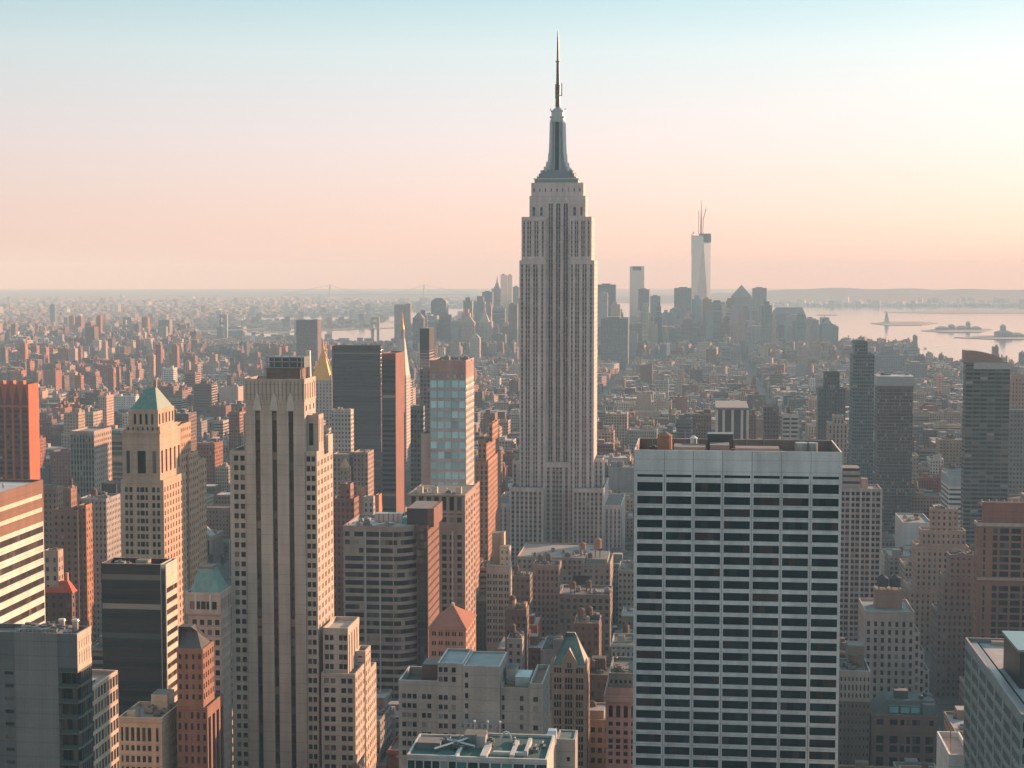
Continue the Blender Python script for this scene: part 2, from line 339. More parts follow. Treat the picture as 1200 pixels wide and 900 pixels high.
    def clutter(s, x0, x1, y0, y1, z, n=4, seed=1, col=(.28, .27, .26), big=1.0):
        r = random.Random(seed); col = tuple(c * .62 for c in col); big *= .85
        for i in range(n):
            a, b, c = r.uniform(2, 5.5) * big, r.uniform(2, 5) * big, r.uniform(1.2, 3.2) * big
            if a > (x1 - x0) * .6 or b > (y1 - y0) * .6: continue
            x, y = r.uniform(x0 + a / 2, x1 - a / 2), r.uniform(y0 + b / 2, y1 - b / 2); k = r.uniform(.5, 1.7); m = MB()
            m.box(x - a / 2, x + a / 2, y - b / 2, y + b / 2, z + .4, z + c, tuple(q * k for q in col), bottom=True)
            for dx in (-.4, .4):
                for dy in (-.4, .4): m.box(x + dx * a - .1, x + dx * a + .1, y + dy * b - .1, y + dy * b + .1, z - .1, z + .41, (.1, .1, .1))
            m.frustum(x, y, 8, min(a, b) * .3, min(a, b) * .3, z + c, z + c + .5, (.12, .12, .12))
            s.part('rooftop_unit', m, M_METAL if k > 1 else M_ROOF)
            if r.random() < .6:
                L_ = r.uniform(3, 9) * big; q = MB(); ax = r.random() < .5; xb, yb_ = (min(x + L_, x1), y) if ax else (x, min(y + L_, y1)); q.bar((x, y, z + .7), (xb, yb_, z + .7), .3 * big, tuple(min(.6, c_ * 1.2) for c_ in col)); q.bar((xb, yb_, z - .1), (xb, yb_, z + .95), .28 * big, col); s.part('roof_duct', q, M_METAL)
            if r.random() < .4:
                px_, py_ = r.uniform(x0, x1), r.uniform(y0, y1); q = MB(); q.frustum(px_, py_, 8, .25, .25, z - .1, z + r.uniform(1, 2.6), (.3, .29, .28)); q.frustum(px_, py_, 8, .4, .3, z + 1.0, z + 1.3, (.3, .29, .28)); s.part('vent_pipe', q, M_METAL)
    def tank(s, x, y, z, r=1.7, h=3.5, leg=2.6, col=(.15, .085, .055)):
        m = MB()
        for dx in (-.62, .62):
            for dy in (-.62, .62): m.bar((x + dx * r, y + dy * r, z), (x + dx * r, y + dy * r, z + leg), .14, (.1, .09, .085))
        m.frustum(x, y, 14, r, r * .97, z + leg, z + leg + h, col); m.frustum(x, y, 14, r * 1.08, .05, z + leg + h, z + leg + h + r * .7, tuple(c * .75 for c in col), cap=False)
        s.part('water_tank', m, M_WOOD)
    def house(s, x0, x1, y0, y1, z0, z1, col, name='penthouse', mat=None, sty=None, top=None):
        m = MB(); m.box(x0, x1, y0, y1, z0, z1, col, style_win(sty), top or (.14, .135, .13), s.seed); s.part(name, m, mat or M_FAC)
    def finish(s, vb=900, clear=True):
        B = s.box; x0 = min(b[0] for b in B); x1 = max(b[1] for b in B); y0 = min(b[2] for b in B); y1 = max(b[3] for b in B); z1 = max(b[5] for b in B)
        s.root = empty(s.name, ((x0 + x1) / 2, (y0 + y1) / 2, 0)); tag(s.root, s.label, s.cat, s.group)
        s.w.build('wall', getattr(s, 'mat', None) or M_FAC, s.root)
        for m in s.r: m.build('roof', M_ROOF, s.root)
        rr = random.Random(len(s.label))
        vis = []
        for Q in s.panes:
            c = np.mean(np.array(Q), 0); p = proj(*c)
            ar = abs(Q[1][0] - Q[0][0]) * (Q[2][2] - Q[1][2]) + .2 * abs(Q[1][1] - Q[0][1]) * (Q[2][2] - Q[1][2]); on = -5 < p[0] < 1205 and p[1] < 905
            vis.append((0 if on else 1, p[1] if on else -ar))
        order = sorted(range(len(s.panes)), key=lambda i: vis[i]); rest = MB()
        for k, i in enumerate(order):
            t = rr.random(); c = s.tint[0] if t < .42 else s.tint[1] if t < .72 else s.tint[2] if t < .88 else s.tint[3] if t < .96 else s.tint[-1]
            m = rest if k >= 100 else MB(); A, B, C_, D = [np.array(p) for p in s.panes[i]]; wd = float(np.linalg.norm(B - A)); nn = max(1, int(wd / 1.9)) if wd > 3.5 else 1
            for j in range(nn):      # mullion divisions of one band, some with blinds down, some with painted reflections
                f0, f1 = j / nn, (j + 1) / nn; kx = rr.uniform(.75, 1.25); cc = c if rr.random() < .62 else s.tint[min(len(s.tint) - 1, int(rr.random() ** 2 * len(s.tint)))]
                m.quad(tuple(A + (B - A) * f0), tuple(A + (B - A) * f1), tuple(D + (C_ - D) * f1), tuple(D + (C_ - D) * f0), tuple(v * kx for v in cc), seed=rr.random())
            if k < 100: m.build(s.pane_name, M_GLASS, s.root)
        if rest.q: rest.build(s.pane_name, M_GLASS, s.root)['kind'] = 'stuff'
        for Q, W, b0, b1, sp in s.strips:
            m = MB(); m.quad(*Q, sp[0], (sp[1][0] / 10, sp[1][1] / 10, sp[1][2], sp[1][3]), ((0, b0), (W, b0), (W, b1), (0, b1)), rr.random()); m.build('window_strip', M_STRIP, s.root)
        for nm, mb, mat, subs in s.parts:
            o = mb.build(nm, mat, s.root)
            for n2, m2, mt2 in subs: m2.build(n2, mt2, o)
        FOOT.append((x0, x1, y0, y1))
        if clear:
            ALLH.append(s)
            pl = min(proj(x0, y0, z1)[0], proj(x0, y1, z1)[0]); pr = max(proj(x1, y0, z1)[0], proj(x1, y1, z1)[0]); CLEAR.append((pl, pr, vb, y0))
            s.scr = (pl, pr)
        if s.anchor:
            p = proj((x0 + x1) / 2, y0, z1 * .6); q = proj((x0 + x1) / 2, y0, z1); ANCH.append((p[0], min(880, (q[1] + vb) / 2), s.anchor, s))
        return s.root
def geo(Y, xl, xr, yt, xs=None, d=None):
    x0, z = at(xl, yt, Y); x1, z_ = at(xr, yt, Y)
    if xs is not None: y1 = far_y(x1 if xs > xr else x0, Y, z, xs)
    else: y1 = Y + (d or 30)
    return x0, x1, Y, y1, z

# palette (linear base colours)
LIME = (.40, .345, .295); TAN = (.36, .265, .2); BRICK = (.22, .095, .065); BROWN = (.17, .1, .075); GREY = (.29, .28, .27); WHITE = (.62, .6, .57); DKGLASS = (.035, .042, .047); PINK = (.37, .25, .2); RUST = (.3, .11, .06); DGREY = (.13, .13, .13); BUFF = (.44, .34, .25); CREAM = (.5, .42, .33)
# ------------------------------------------------------------------ the spired skyscraper
def spired_tower():
    h = Hero('spired_skyscraper', 'tallest stepped limestone skyscraper with a silver mast and antenna', 1275, 'skyscraper', anchor='the spired skyscraper')
    Y0 = 1278.0; C = (.58, .475, .445); SP = ((.26, .215, .205), (6, 3.75, 1.0, .44)); SP2 = ((.17, .152, .15), (6, 3.75, 1.0, .46))
    def X(px, py, Y=Y0): return at(px, py, Y)[0]
    def Z(py, Y=Y0): return at(650, py, Y)[1]
    c0, c1 = X(639.5, 400), X(667, 400); yb = Y0 + 41
    def pav(W):     # window strips of one pavilion: single, pair, pair, single
        u = W / 22.0; return [(a * u, b * u) for a, b in ((1.6, 3.0), (5.2, 6.6), (7.3, 8.7), (11.6, 13.0), (13.7, 15.1), (18.3, 19.8))]
    sty = (5.6, 3.75, .22, .5); zt = Z(254); zm = Z(305); zl = Z(572)
    # two pavilions (upper storeys slightly narrower), the sunk centre bay between them
    xa, xb, xc, xd = X(611, 280), X(608.6, 400), X(693.2, 280), X(696.2, 400)
    for lo, hi, a, b in ((0, zm, xb, xd), (zm - 1, zt, xa, xc)):
        k = 0 if lo == 0 else .8
        for s0, s1 in ((a, c0), (c1, b)):
            h.tier(s0, s1, Y0 + k, yb - k, lo, hi, C, sty, F=(pav(s1 - s0), [(lo + 4, hi - 3.2)], .7, SP))
    zc = Z(219)
    W = c1 - c0; cs = [(a * W, b * W) for a, b in ((.09, .17), (.19, .27), (.41, .49), (.51, .59), (.73, .81), (.83, .91))]
    zr = Z(542)
    h.tier(c0, c1, Y0 + 5, yb - 5, zr - 2, Z(234), C, sty, F=(cs, [(zr, Z(237))], .8, SP2), noroof=True)
    h.tier(c0 + .05, c1 - .05, Y0 + .1, Y0 + 6, 0, zr, C, F=([(a * W, b * W) for a, b in ((.05, .17), (.29, .41), (.44, .56), (.59, .71), (.83, .95))], [(6, zr - 4)], .6, SP))
    # crown under the mast
    h.tier(X(619.5, 240), X(685.5, 240), Y0 + 6.3, yb - 6, zt - 2, Z(229), C, None, F=([(a, b) for a, b in ((2.5, 4.5), (8.5, 10.5), (35, 37), (40.5, 42.3))], [(zt + 1, zt + 8)], .5, SP2))
    h.tier(X(621.5, 222), X(683, 222), Y0 + 7, yb - 7, Z(230), Z(213.5), C, None, F=(cols(41, 9, .22), [(Z(224), Z(220))], .5, SP2), rim=(.34, .33, .33))
    for i, px in enumerate((643.8, 653.3, 662.6)):   # pale arrow heads over the three centre strips
        m = MB(); x = X(px, 235); m.pyramid(x - 2.2, x + 2.2, Y0 + 5.0, Y0 + 5.9, Z(238), Z(230.5), (.62, .6, .58), x - .3, x + .3, Y0 + 5.3, Y0 + 5.6); h.part('crest', m, M_TRIM)
    # base wings
    for a, b, top, y0 in ((597, 636.5, 572, 1263), (670.5, 707.5, 572, 1263)):
        x0, x1 = X(a, 600, y0), X(b, 600, y0); z = Z(top, y0); Wd = x1 - x0
        h.tier(x0, x1, y0, Y0 + 55, 0, z, C, sty, F=([(p * Wd, q * Wd) for p, q in ((.06, .14), (.2, .28), (.33, .41), (.46, .54), (.59, .67), (.72, .8), (.87, .94))], [(5, z - 3)], .6, SP))
    for a, b, top, y0, y1 in ((691, 706.4, 537, Y0 + 8, Y0 + 34), (600.5, 612, 540, Y0 + 8, Y0 + 34), (579, 600, 591, 1268, Y0 + 60), (704, 728, 591, 1268, Y0 + 60)):
        x0, x1 = X(a, 600, y0), X(b, 600, y0); z = Z(top, y0); Wd = x1 - x0
        h.tier(x0, x1, y0, y1, 0, z, C, sty, F=(cols(Wd, max(2, round(Wd / 3.4)), .42), [(5, z - 3)], .5, SP))
    # observatory steps and mast
    xm = X(653.5, 200, Y0 + 20); ym = Y0 + 20.5; px = FPX / 1312.0
    K = (.2, .24, .25); m = MB()
    for (yl, yh, wd) in ((214.5, 209, 50), (209, 206, 45), (206, 202, 41), (202, 198, 36)): m.box(xm - wd / 2 / px, xm + wd / 2 / px, ym - wd / 2.6 / px, ym + wd / 2.6 / px, Z(yl), Z(yh) - .2, K, top=(.16, .19, .2)); 
    m.box(xm - 26 / px, xm + 26 / px, ym - 20 / px, ym + 20 / px, Z(209.4), Z(208.2), (.45, .5, .5))
    h.part('observatory', m, M_METAL)
    m = MB()
    prof = [(199, 12.4), (190, 10.8), (178, 9.5), (160, 9.0), (139, 8.6)]
    for (ya, ra), (yb2, rb) in zip(prof[:-1], prof[1:]): m.frustum(xm, ym, 12, ra * .93 / px, rb * .93 / px, Z(ya), Z(yb2), (.33, .35, .35), rot=.26)
    h.part('mast_shaft', m, M_METAL)
    for k in range(4):       # stepped wings at the four corners of the mast
        a = math.pi / 4 + k * math.pi / 2; m = MB(); ca, sa = math.cos(a), math.sin(a)
        for ya, yc, rc in ((200, 194, 20), (194, 188, 16.5), (188, 178, 13.6), (178, 166, 12.2), (166, 141, 11.4)):
            t = 1.7 / px; A = []
            for z, r in ((Z(ya), rc / px), (Z(yc), (rc - .7) / px)): A.append([(xm + ca * r - sa * t, ym + sa * r + ca * t, z), (xm + ca * r + sa * t, ym + sa * r - ca * t, z), (xm + sa * t, ym - ca * t, z), (xm - sa * t, ym + ca * t, z)])
            for i in range(4): j = (i + 1) % 4; m.quad(A[0][i], A[0][j], A[1][j], A[1][i], (.42, .44, .44))
            m.quad(*A[1], (.42, .44, .44))
        h.part('mast_wing', m, M_METAL)
    m = MB()                 # dark glazing slots down the mast
    for a in (-math.pi / 2, 0, math.pi / 2, math.pi):
        ca, sa = math.cos(a), math.sin(a); 
        for (ya, ra), (yc, rc) in zip([(198, 12.4), (190, 10.9), (178, 9.6), (160, 9.1)], [(190, 10.9), (178, 9.6), (160, 9.1), (141, 8.8)]):
            t = 2.3 / px; A = [[(xm + ca * r * .945 / px - sa * s_ * t, ym + sa * r * .945 / px + ca * s_ * t, z) for s_ in (1, -1)] for z, r in ((Z(ya), ra), (Z(yc), rc))]
            m.quad(A[0][0], A[0][1], A[1][1], A[1][0], (.05, .07, .075))
    h.part('mast_glazing', m, M_GLASS)
    m = MB()
    for ya, yc, r in ((139.5, 138, 9.2), (138, 135, 8.3), (135, 133.6, 9.4), (133.6, 128, 7.4), (128, 126.6, 8.2)): m.frustum(xm, ym, 20, r / px, r / px, Z(ya), Z(yc), (.42, .44, .44))
    for (ya, ra), (yc, rc) in zip([(126.6, 6.4), (125, 5.4), (123.6, 3.4)], [(125, 5.4), (123.6, 3.4), (121.8, 1.8)]): m.frustum(xm, ym, 20, ra / px, rc / px, Z(ya), Z(yc), (.36, .38, .38))
    h.part('dome', m, M_METAL)
    m = MB(); D = (.085, .07, .07)
    for (ya, ra), (yc, rc) in zip([(122, 3.0), (110, 2.6), (97, 2.9), (95.9, 2.1), (68, 1.5), (44, 1.05)], [(110, 2.6), (97, 2.9), (95.9, 2.3), (68, 1.7), (44, 1.05), (32, .5)]): m.frustum(xm, ym, 10, ra / px, rc / px, Z(ya), Z(yc), D)
    for y in (118, 114, 109, 105, 101): m.frustum(xm, ym, 10, 2.7 / px, 2.7 / px, Z(y), Z(y - 1.2), (.2, .19, .19))
    for y in (93, 89, 85, 81, 77, 73): m.frustum(xm, ym, 8, 1.9 / px, 1.9 / px, Z(y), Z(y - .7), D)
    m.frustum(xm, ym, 8, 3.2 / px, 3.2 / px, Z(68.6), Z(67.9), D)
    for sx_, ya, yc in ((4.5, 109, 94), (-2.6, 112, 95)):
        m.bar((xm + sx_ / px, ym, Z(ya)), (xm + sx_ / px, ym, Z(yc)), .25, D); m.bar((xm, ym, Z(ya - .6)), (xm + sx_ / px, ym, Z(ya - .6)), .25, D)
    h.part('antenna', m, M_METAL)
    r = random.Random(3); m = MB()   # aerials round the observation deck
    for i in range(26):
        a = r.choice((-1, 1)) * r.uniform(15, 26); z0 = Z(207) if abs(a) < 21 else Z(213); yy = ym + r.uniform(-13, 13)
        m.bar((xm + a / px, yy, z0), (xm + a / px, yy, z0 + r.uniform(2, 6)), .16, (.2, .2, .2))
    for sx_ in (-7.5, 7.5): m.bar((xm + sx_ / px, ym, Z(128)), (xm + sx_ * 1.15 / px, ym, Z(124)), .2, D)
    h.part('aerial', m, M_METAL)
    h.finish(640)
spired_tower()

# ------------------------------------------------------------------ white banded slab, right of centre
def white_slab():
    x0, x1, y0, y1, z1 = geo(535, 743.3, 987, 527, d=1); y1 = 535 * (527 - 322) / (513.2 - 322)
    h = Hero('white_slab_tower', 'broad white slab tower striped with dark bands of windows and a flat open roof', y0, 'skyscraper', anchor='the white banded slab')
    C = (.54, .555, .555); W = x1 - x0; px = FPX / 545.0; h.tint = [(.003, .019, .023), (.004, .023, .027), (.008, .02, .023), (.012, .034, .038), (.04, .03, .028)]  # the last, reddish tint paints faint reflections into the panes
    us = [((x - 95) / 967 * W, (y - 95) / 967 * W) for x, y in ((110, 229.5), (246, 365), (382, 502), (518, 639.5), (655, 776), (791, 911), (928, 1049))]
    def Z(py): return at(865, py, y0)[1]
    vs = [(Z(560.4), Z(557.2)), (Z(577.2), Z(566.6))] + [(Z(591.9 + 14.05 * i), Z(582.7 + 14.05 * i)) for i in range(23)]
    z = vs[-1][0] - 1.2
    while z > 14: vs.append((z - 2.9, z)); z -= 4.05
    h.pane_name = 'window_band'
    h.tier(x0, x1, y0, y1, 0, z1, C, (9.6, 4.05, .9, .7), F=(us, vs, .2), ph=4.2, roof=(.1, .1, .1), rim=(.6, .52, .47), inner=(.24, .165, .14))
    m = MB()      # thin dark joints in the white piers
    for a, b in zip([0] + [u[1] for u in us], [u[0] for u in us] + [W]):
        if 0 < a < W - 2: xx = x0 + (a + b) / 2; m.box(xx - .1, xx + .1, y0 - .02, y0 + .05, 10, z1 - .1, (.2, .2, .2))
    h.part('joint', m, M_TRIM)
    zr = z1 - 4.2
    h.house(x0 + 13, x0 + 23.5, y0 + 5, y0 + 16, zr, z1 + .6, (.42, .3, .25)); h.house(x0 + 25, x0 + 31.5, y0 + 8, y0 + 18, zr, z1 + 1, (.36, .27, .23)); h.house(x0 + 33.5, x0 + 48, y0 + 7, y0 + 15, zr, z1 + .2, (.45, .36, .32))
    h.house(x0 + 24.3, x0 + 33, y0 + 20, y0 + 27, zr, z1 + 3.6, (.07, .075, .08), name='cooling_tower', mat=M_METAL)
    h.tank(x0 + 9.6, y0 + 22, zr, 2.6, 4.6, 2.2, (.34, .17, .1))
    for a, b in ((50, 4), (53.5, 3)):
        m = MB(); m.frustum(x0 + a + 6, y0 + 18, 14, b * .6, b * .6, zr, z1 + 1.2, (.3, .34, .35)); h.part('vent_drum', m, M_METAL)
    m = MB(); m.frustum(x0 + 19.5, y0 + 26, 12, 1.3, 1.1, zr, zr + 5.6, (.6, .58, .55)); m.frustum(x0 + 19.5, y0 + 26, 12, 1.5, .3, zr + 5.6, zr + 6.6, (.6, .58, .55)); h.part('flue', m, M_METAL)
    h.clutter(x0 + 24, x1 - 3, y0 + 4, y1 - 6, zr, 6, 4); h.clutter(x0 + 3, x0 + 20, y0 + 24, y1 - 3, zr, 3, 8)
    m = MB()
    for a in (5, 16.5, 21, 28, 38, 44, 55, 60): m.bar((x0 + a, y1 - 3 - a % 4, zr), (x0 + a, y1 - 3 - a % 4, z1 + 1.5 + a % 3), .09, (.3, .3, .3))
    h.part('mast', m, M_METAL)
    h.finish(900)
white_slab()

# ------------------------------------------------------------------ pale art deco tower with three dark grooves
def groove_tower():
    Y0 = 600.0; C = (.43, .36, .305)
    h = Hero('grooved_tower', 'tall pale stone tower with three long dark grooves down its face', Y0, 'skyscraper', anchor='the grooved stone tower')
    def X(px, py=500, Y=Y0): return at(px, py, Y)[0]
    def Z(py, Y=Y0): return at(330, py, Y)[1]
    xl, xr = X(287.5, 460), X(356.5, 460); zt = Z(444); d1 = far_y(xr, Y0, zt, 369.5)
    g_ = [((X(px, 650, Y0) - xl) - .95, (X(px, 650, Y0) - xl) + .95) for px in (303.5, 323, 342.3)]
    h.tier(xl, xr, Y0, d1, 0, Z(471), C, None, F=(g_, [(6, Z(482))], .9, ((.02, .024, .028), (4, 3.8, 1.0, .8))), R=(cols(d1 - Y0, 3, .3), rows(Z(487), Z(473), 3.8, .55), .3), noroof=True)
    h.tier(xl - .25, xr + .15, Y0 - .2, d1 + .2, Z(471), zt, tuple(c * .96 for c in C), None, F=(cols(xr - xl + .4, 15, .3), [(Z(469), Z(447))], .25, ((.33, .28, .24), (4, 9, 0, 0))), R=(cols(d1 - Y0 + .4, 5, .34), [(Z(468), Z(450))], .4, ((.33, .28, .24), (4, 9, 0, 0))), ph=2)
    for u in g_:     # pointed pale finials above the grooves
        m = MB(); x = xl + (u[0] + u[1]) / 2; m.pyramid(x - 1.7, x + 1.7, Y0 - .5, Y0 + .1, Z(481), Z(466), (.5, .45, .4), x - .9, x + .9, Y0 - .5, Y0); m.pyramid(x - .9, x + .9, Y0 - .5, Y0, Z(466), Z(460), (.5, .45, .4), x - .1, x + .1, Y0 - .4, Y0); h.part('finial', m, M_TRIM)
    # wings
    x7, x2 = X(269, 560), X(287.3); x71 = X(371, 560)
    zw = Z(529); fl = 11.95 * Y0 / FPX * .985
    dw = far_y(x71, Y0, zw, 390)
    wl = [(.22, .44), (.56, .78)]
    h.tier(x7, x2, Y0 + .6, Y0 + 34, 0, zw, C, (3, 3.8, .4, .5), F=([(a * (x2 - x7) + .3, b * (x2 - x7) + .3) for a, b in ((.2, .47), (.6, .87))], rows(4, zw - 1, fl, .55), .35))
    h.tier(xr + .05, x71, Y0 + .6, dw, 0, zw, C, (3, 3.8, .4, .5), F=([(a * (x71 - xr), b * (x71 - xr)) for a, b in ((.1, .42), (.52, .84))], rows(4, zw - 1, fl, .55), .35), R=(pairs(dw - Y0 - .6, 5, .5, .12), rows(Z(745), zw - 3, fl, .55), .35))
    x8 = X(280.3); h.tier(x8, x2 + .02, Y0 + 6, Y0 + 30, zw - 2, Z(487), C, None, F=([(1, 2.2)], [(zw + 1, Z(491))], .3, ((.03, .035, .04), (4, 3.8, 1, .8))))
    x9 = X(370.5); d9 = far_y(x9, Y0 + 4, Z(487), 379); h.tier(xr + .06, x9, Y0 + 4, d9, zw - 2, Z(487), C, None, F=([(.7, 2.4)], [(zw + 2, Z(497))], .3, ((.03, .035, .04), (4, 3.8, 1, .8))), R=(cols(d9 - Y0 - 4, 3, .3), [(zw + 3, Z(492))], .3))
    h.tier(x9 + .05, X(372, 530) + 1, Y0 + 14, Y0 + 22, zw - 2, zw + 5, C)
    # penthouse with dark louvres, stack and railings
    zr = zt - 2; xp, xq = X(306, 440), X(357, 440)
    h.house(X(308, 440), X(348, 440), Y0 + 5, Y0 + 14, zr, Z(432), (.2, .14, .12)); h.house(X(311, 440), X(352, 440), Y0 + 6, Y0 + 15, Z(432), Z(419), (.09, .13, .14), name='cooling_tower', mat=M_METAL)
    m = MB()
    for px in (309, 318, 327, 336, 345, 350): m.bar((X(px), Y0 + 5.4, zr), (X(px), Y0 + 5.4, Z(417)), .2, (.4, .36, .34))
    for py in (432, 425, 419.5): m.bar((X(307), Y0 + 4.8, Z(py)), (X(352), Y0 + 4.8, Z(py)), .16, (.4, .36, .34))
    h.part('railing', m, M_METAL)
    m = MB(); m.frustum(X(349.5), Y0 + 17, 10, 1.2, .9, zr, Z(413), (.55, .5, .46)); m.bar((X(347), Y0 + 15, Z(418)), (X(341), Y0 + 15, Z(410)), .12, (.4, .4, .4)); h.part('flue', m, M_METAL)
    h.clutter(xl + 8, xr, Y0 + 8, d1, zr, 7, 21, (.33, .28, .26))
    # lower annex to the right
    ya = Y0 - 1.5; xa, xb = X(376.5, 740, ya), X(406, 740, ya); za = Z(736, ya); da = far_y(xb, ya, za, 421)
    h.tier(xa, xb, ya + 2.5, da, 0, za, C, None, F=([(a, a + 1.5) for a in (.8, 2.7, 6.3, 8.0)], rows(20, za - 2, fl, .55), .35), R=(cols(da - ya, 5, .35), [(10, za - 3)], .4, ((.3, .25, .2), (4, 3.8, .8, .6))), ph=1.5, roof=(.3, .29, .27))
    xc = X(415, 790, ya - 3); zb = Z(789, ya - 3); db = far_y(xc, ya - 3, zb, 432)
    h.tier(xa + .05, xc, ya - 1, db - 8, 0, zb, C, None, F=(pairs(xc - xa, 2, .66, .1), rows(4, zb - 1, fl, .55), .35), R=(pairs(db - ya - 7, 4, .6, .14), rows(4, zb - 1, fl, .52), .35))
    h.tier(xc - 4, xc + .4, db - 8.1, db + 2, 0, Z(772, ya), C, (3, 3.8, .4, .5)); h.tier(xa, xc + .2, db + 2.1, db + 14, 0, Z(800), C, (3, 3.8, .4, .5))
    h.finish(900)
groove_tower()

# ------------------------------------------------------------------ buff tower with a green hipped roof
def green_top():
    Y0 = 770.0; C = (.46, .32, .235)
    h = Hero('green_roofed_tower', 'tall buff stone tower with arched top storeys under a steep green copper roof', Y0, 'skyscraper', anchor='the buff green-roofed tower')
    fl = 3.9
    def B(xl, xr, yt, xs, Y=Y0): return geo(Y, xl, xr, yt, xs)
    x0, x1, y0, y1, zc = B(141.5, 191.5, 562, 217)
    W = x1 - x0; D = y1 - y0
    us = [(a * W, b * W) for a, b in ((.09, .16), (.2, .27), (.37, .43), (.45, .55), (.57, .63), (.73, .8), (.84, .91))]
    h.tier(x0, x1, y0, y1, 0, zc, C, None, F=(us, rows(20, zc - 3, fl, .62), .35), R=(cols(D, 8, .34), rows(20, zc - 3, fl, .62), .35), ph=.6)
    a0, a1, b0, b1, zb = B(143, 187, 507, 211.5, Y0 + 1); 
    h.tier(a0, a1, b0, b1, zc - 1, zb, C, None, F=([(a * (a1 - a0), b * (a1 - a0)) for a, b in ((.1, .2), (.4, .62), (.8, .9))], [(zc + 3, zb - 9)], .7), R=(cols(b1 - b0, 5, .4), [(zc + 3, zb - 9)], .7), ph=.8)
    h.tier(a0 - .6, a1 + .6, b0 - .6, b1 + .6, zb - .3, zb + .9, tuple(c * 1.05 for c in C))
    u0, u1, v0, v1, zu = B(151, 185, 480, 204, Y0 + 3)
    h.tier(u0, u1, v0, v1, zb - .2, zu, C, None, F=(cols(u1 - u0, 4, .42, 1.5, 1.5), [(zb + 4, zu - 2.2)], .5), R=(cols(v1 - v0, 5, .42), [(zb + 4, zu - 2.2)], .5))
    h.tier(u0 - 1.3, u1 + 1.3, v0 - 1.3, v1 + 1.3, zb + .8, zb + 3.2, C, None, F=(cols(u1 - u0 + 2.6, 7, .4), [(zb + 1.2, zb + 2.7)], .3))
    z2 = at(172, 454.5, Y0 + 14)[1]; m = MB(); xa, xb = at(171.5, 455, Y0 + 14)[0], at(182, 455, Y0 + 14)[0]
    m.pyramid(u0 + .3, u1 - .3, v0 + .3, v1 - .3, zu - .4, z2, (.1, .2, .17), xa, xb, v0 + 11, v1 - 11); h.part('copper_roof', m, M_COPPER)
    m = MB(); m.box(xa + 1, xb - 1, v0 + 12.5, v1 - 12.5, z2, z2 + 1, (.4, .33, .25)); m.box(xb - 1.6, xb - .2, v0 + 13, v0 + 14.5, z2, z2 + 3.6, (.3, .2, .15)); h.part('ridge_crest', m, M_TRIM)
    # side wings stepping down to the right rear
    for xl, xr, yt, xs, Y in ((200, 212, 497, 217, 806), (205, 221, 532, 222, 815), (205, 231, 540, 231.5, 835)):
        q = geo(Y, xl, xr, yt, d=16); h.tier(*q[:4], 0, q[4], (.4, .25, .17), (3.4, 3.9, .35, .5))
    h.finish(690)
green_top()

# ------------------------------------------------------------------ lit striped slab at the left edge (its west face)
def striped_slab():
    X1 = -210.0; d = ray(50, 562); Yf = X1 * d[1] / d[0]; z1 = CAMH + Yf / d[1] * d[2]; Yn = Yf - 84
    h = Hero('striped_slab', 'sunlit slab with slanting cream and dark window stripes under a brown louvred top', Yn, 'building', anchor='the cream striped slab')
    C = (.64, .58, .5); z2 = z1 - 13.4; D = Yf - Yn; fl = 4.15
    h.tier(X1 - 42, X1, Yn, Yf, 0, z2, C, None, R=([(.4, D - .4)], rows(8, z2 - .2, fl, .5, .3), .3), noroof=True)
    h.tint = [(.05, .047, .048), (.062, .055, .055), (.042, .043, .046), (.08, .07, .066), (.11, .095, .08)]
    h.tier(X1 - 42.1, X1 + .1, Yn - .1, Yf + .1, z2, z1, (.2, .11, .08), None, R=([(.6, D - .5)], [(z2 + 3.2, z2 + 4.6), (z2 + 7.6, z2 + 9)], .12, ((.6, .52, .42), (4, 4, 0, 0))), roof=(.34, .35, .37), rim=(.26, .15, .1), ph=.8)
    h.clutter(X1 - 36, X1 - 6, Yn + 20, Yf - 8, z1 - .8, 4, 5)
    h.finish(745)
striped_slab()

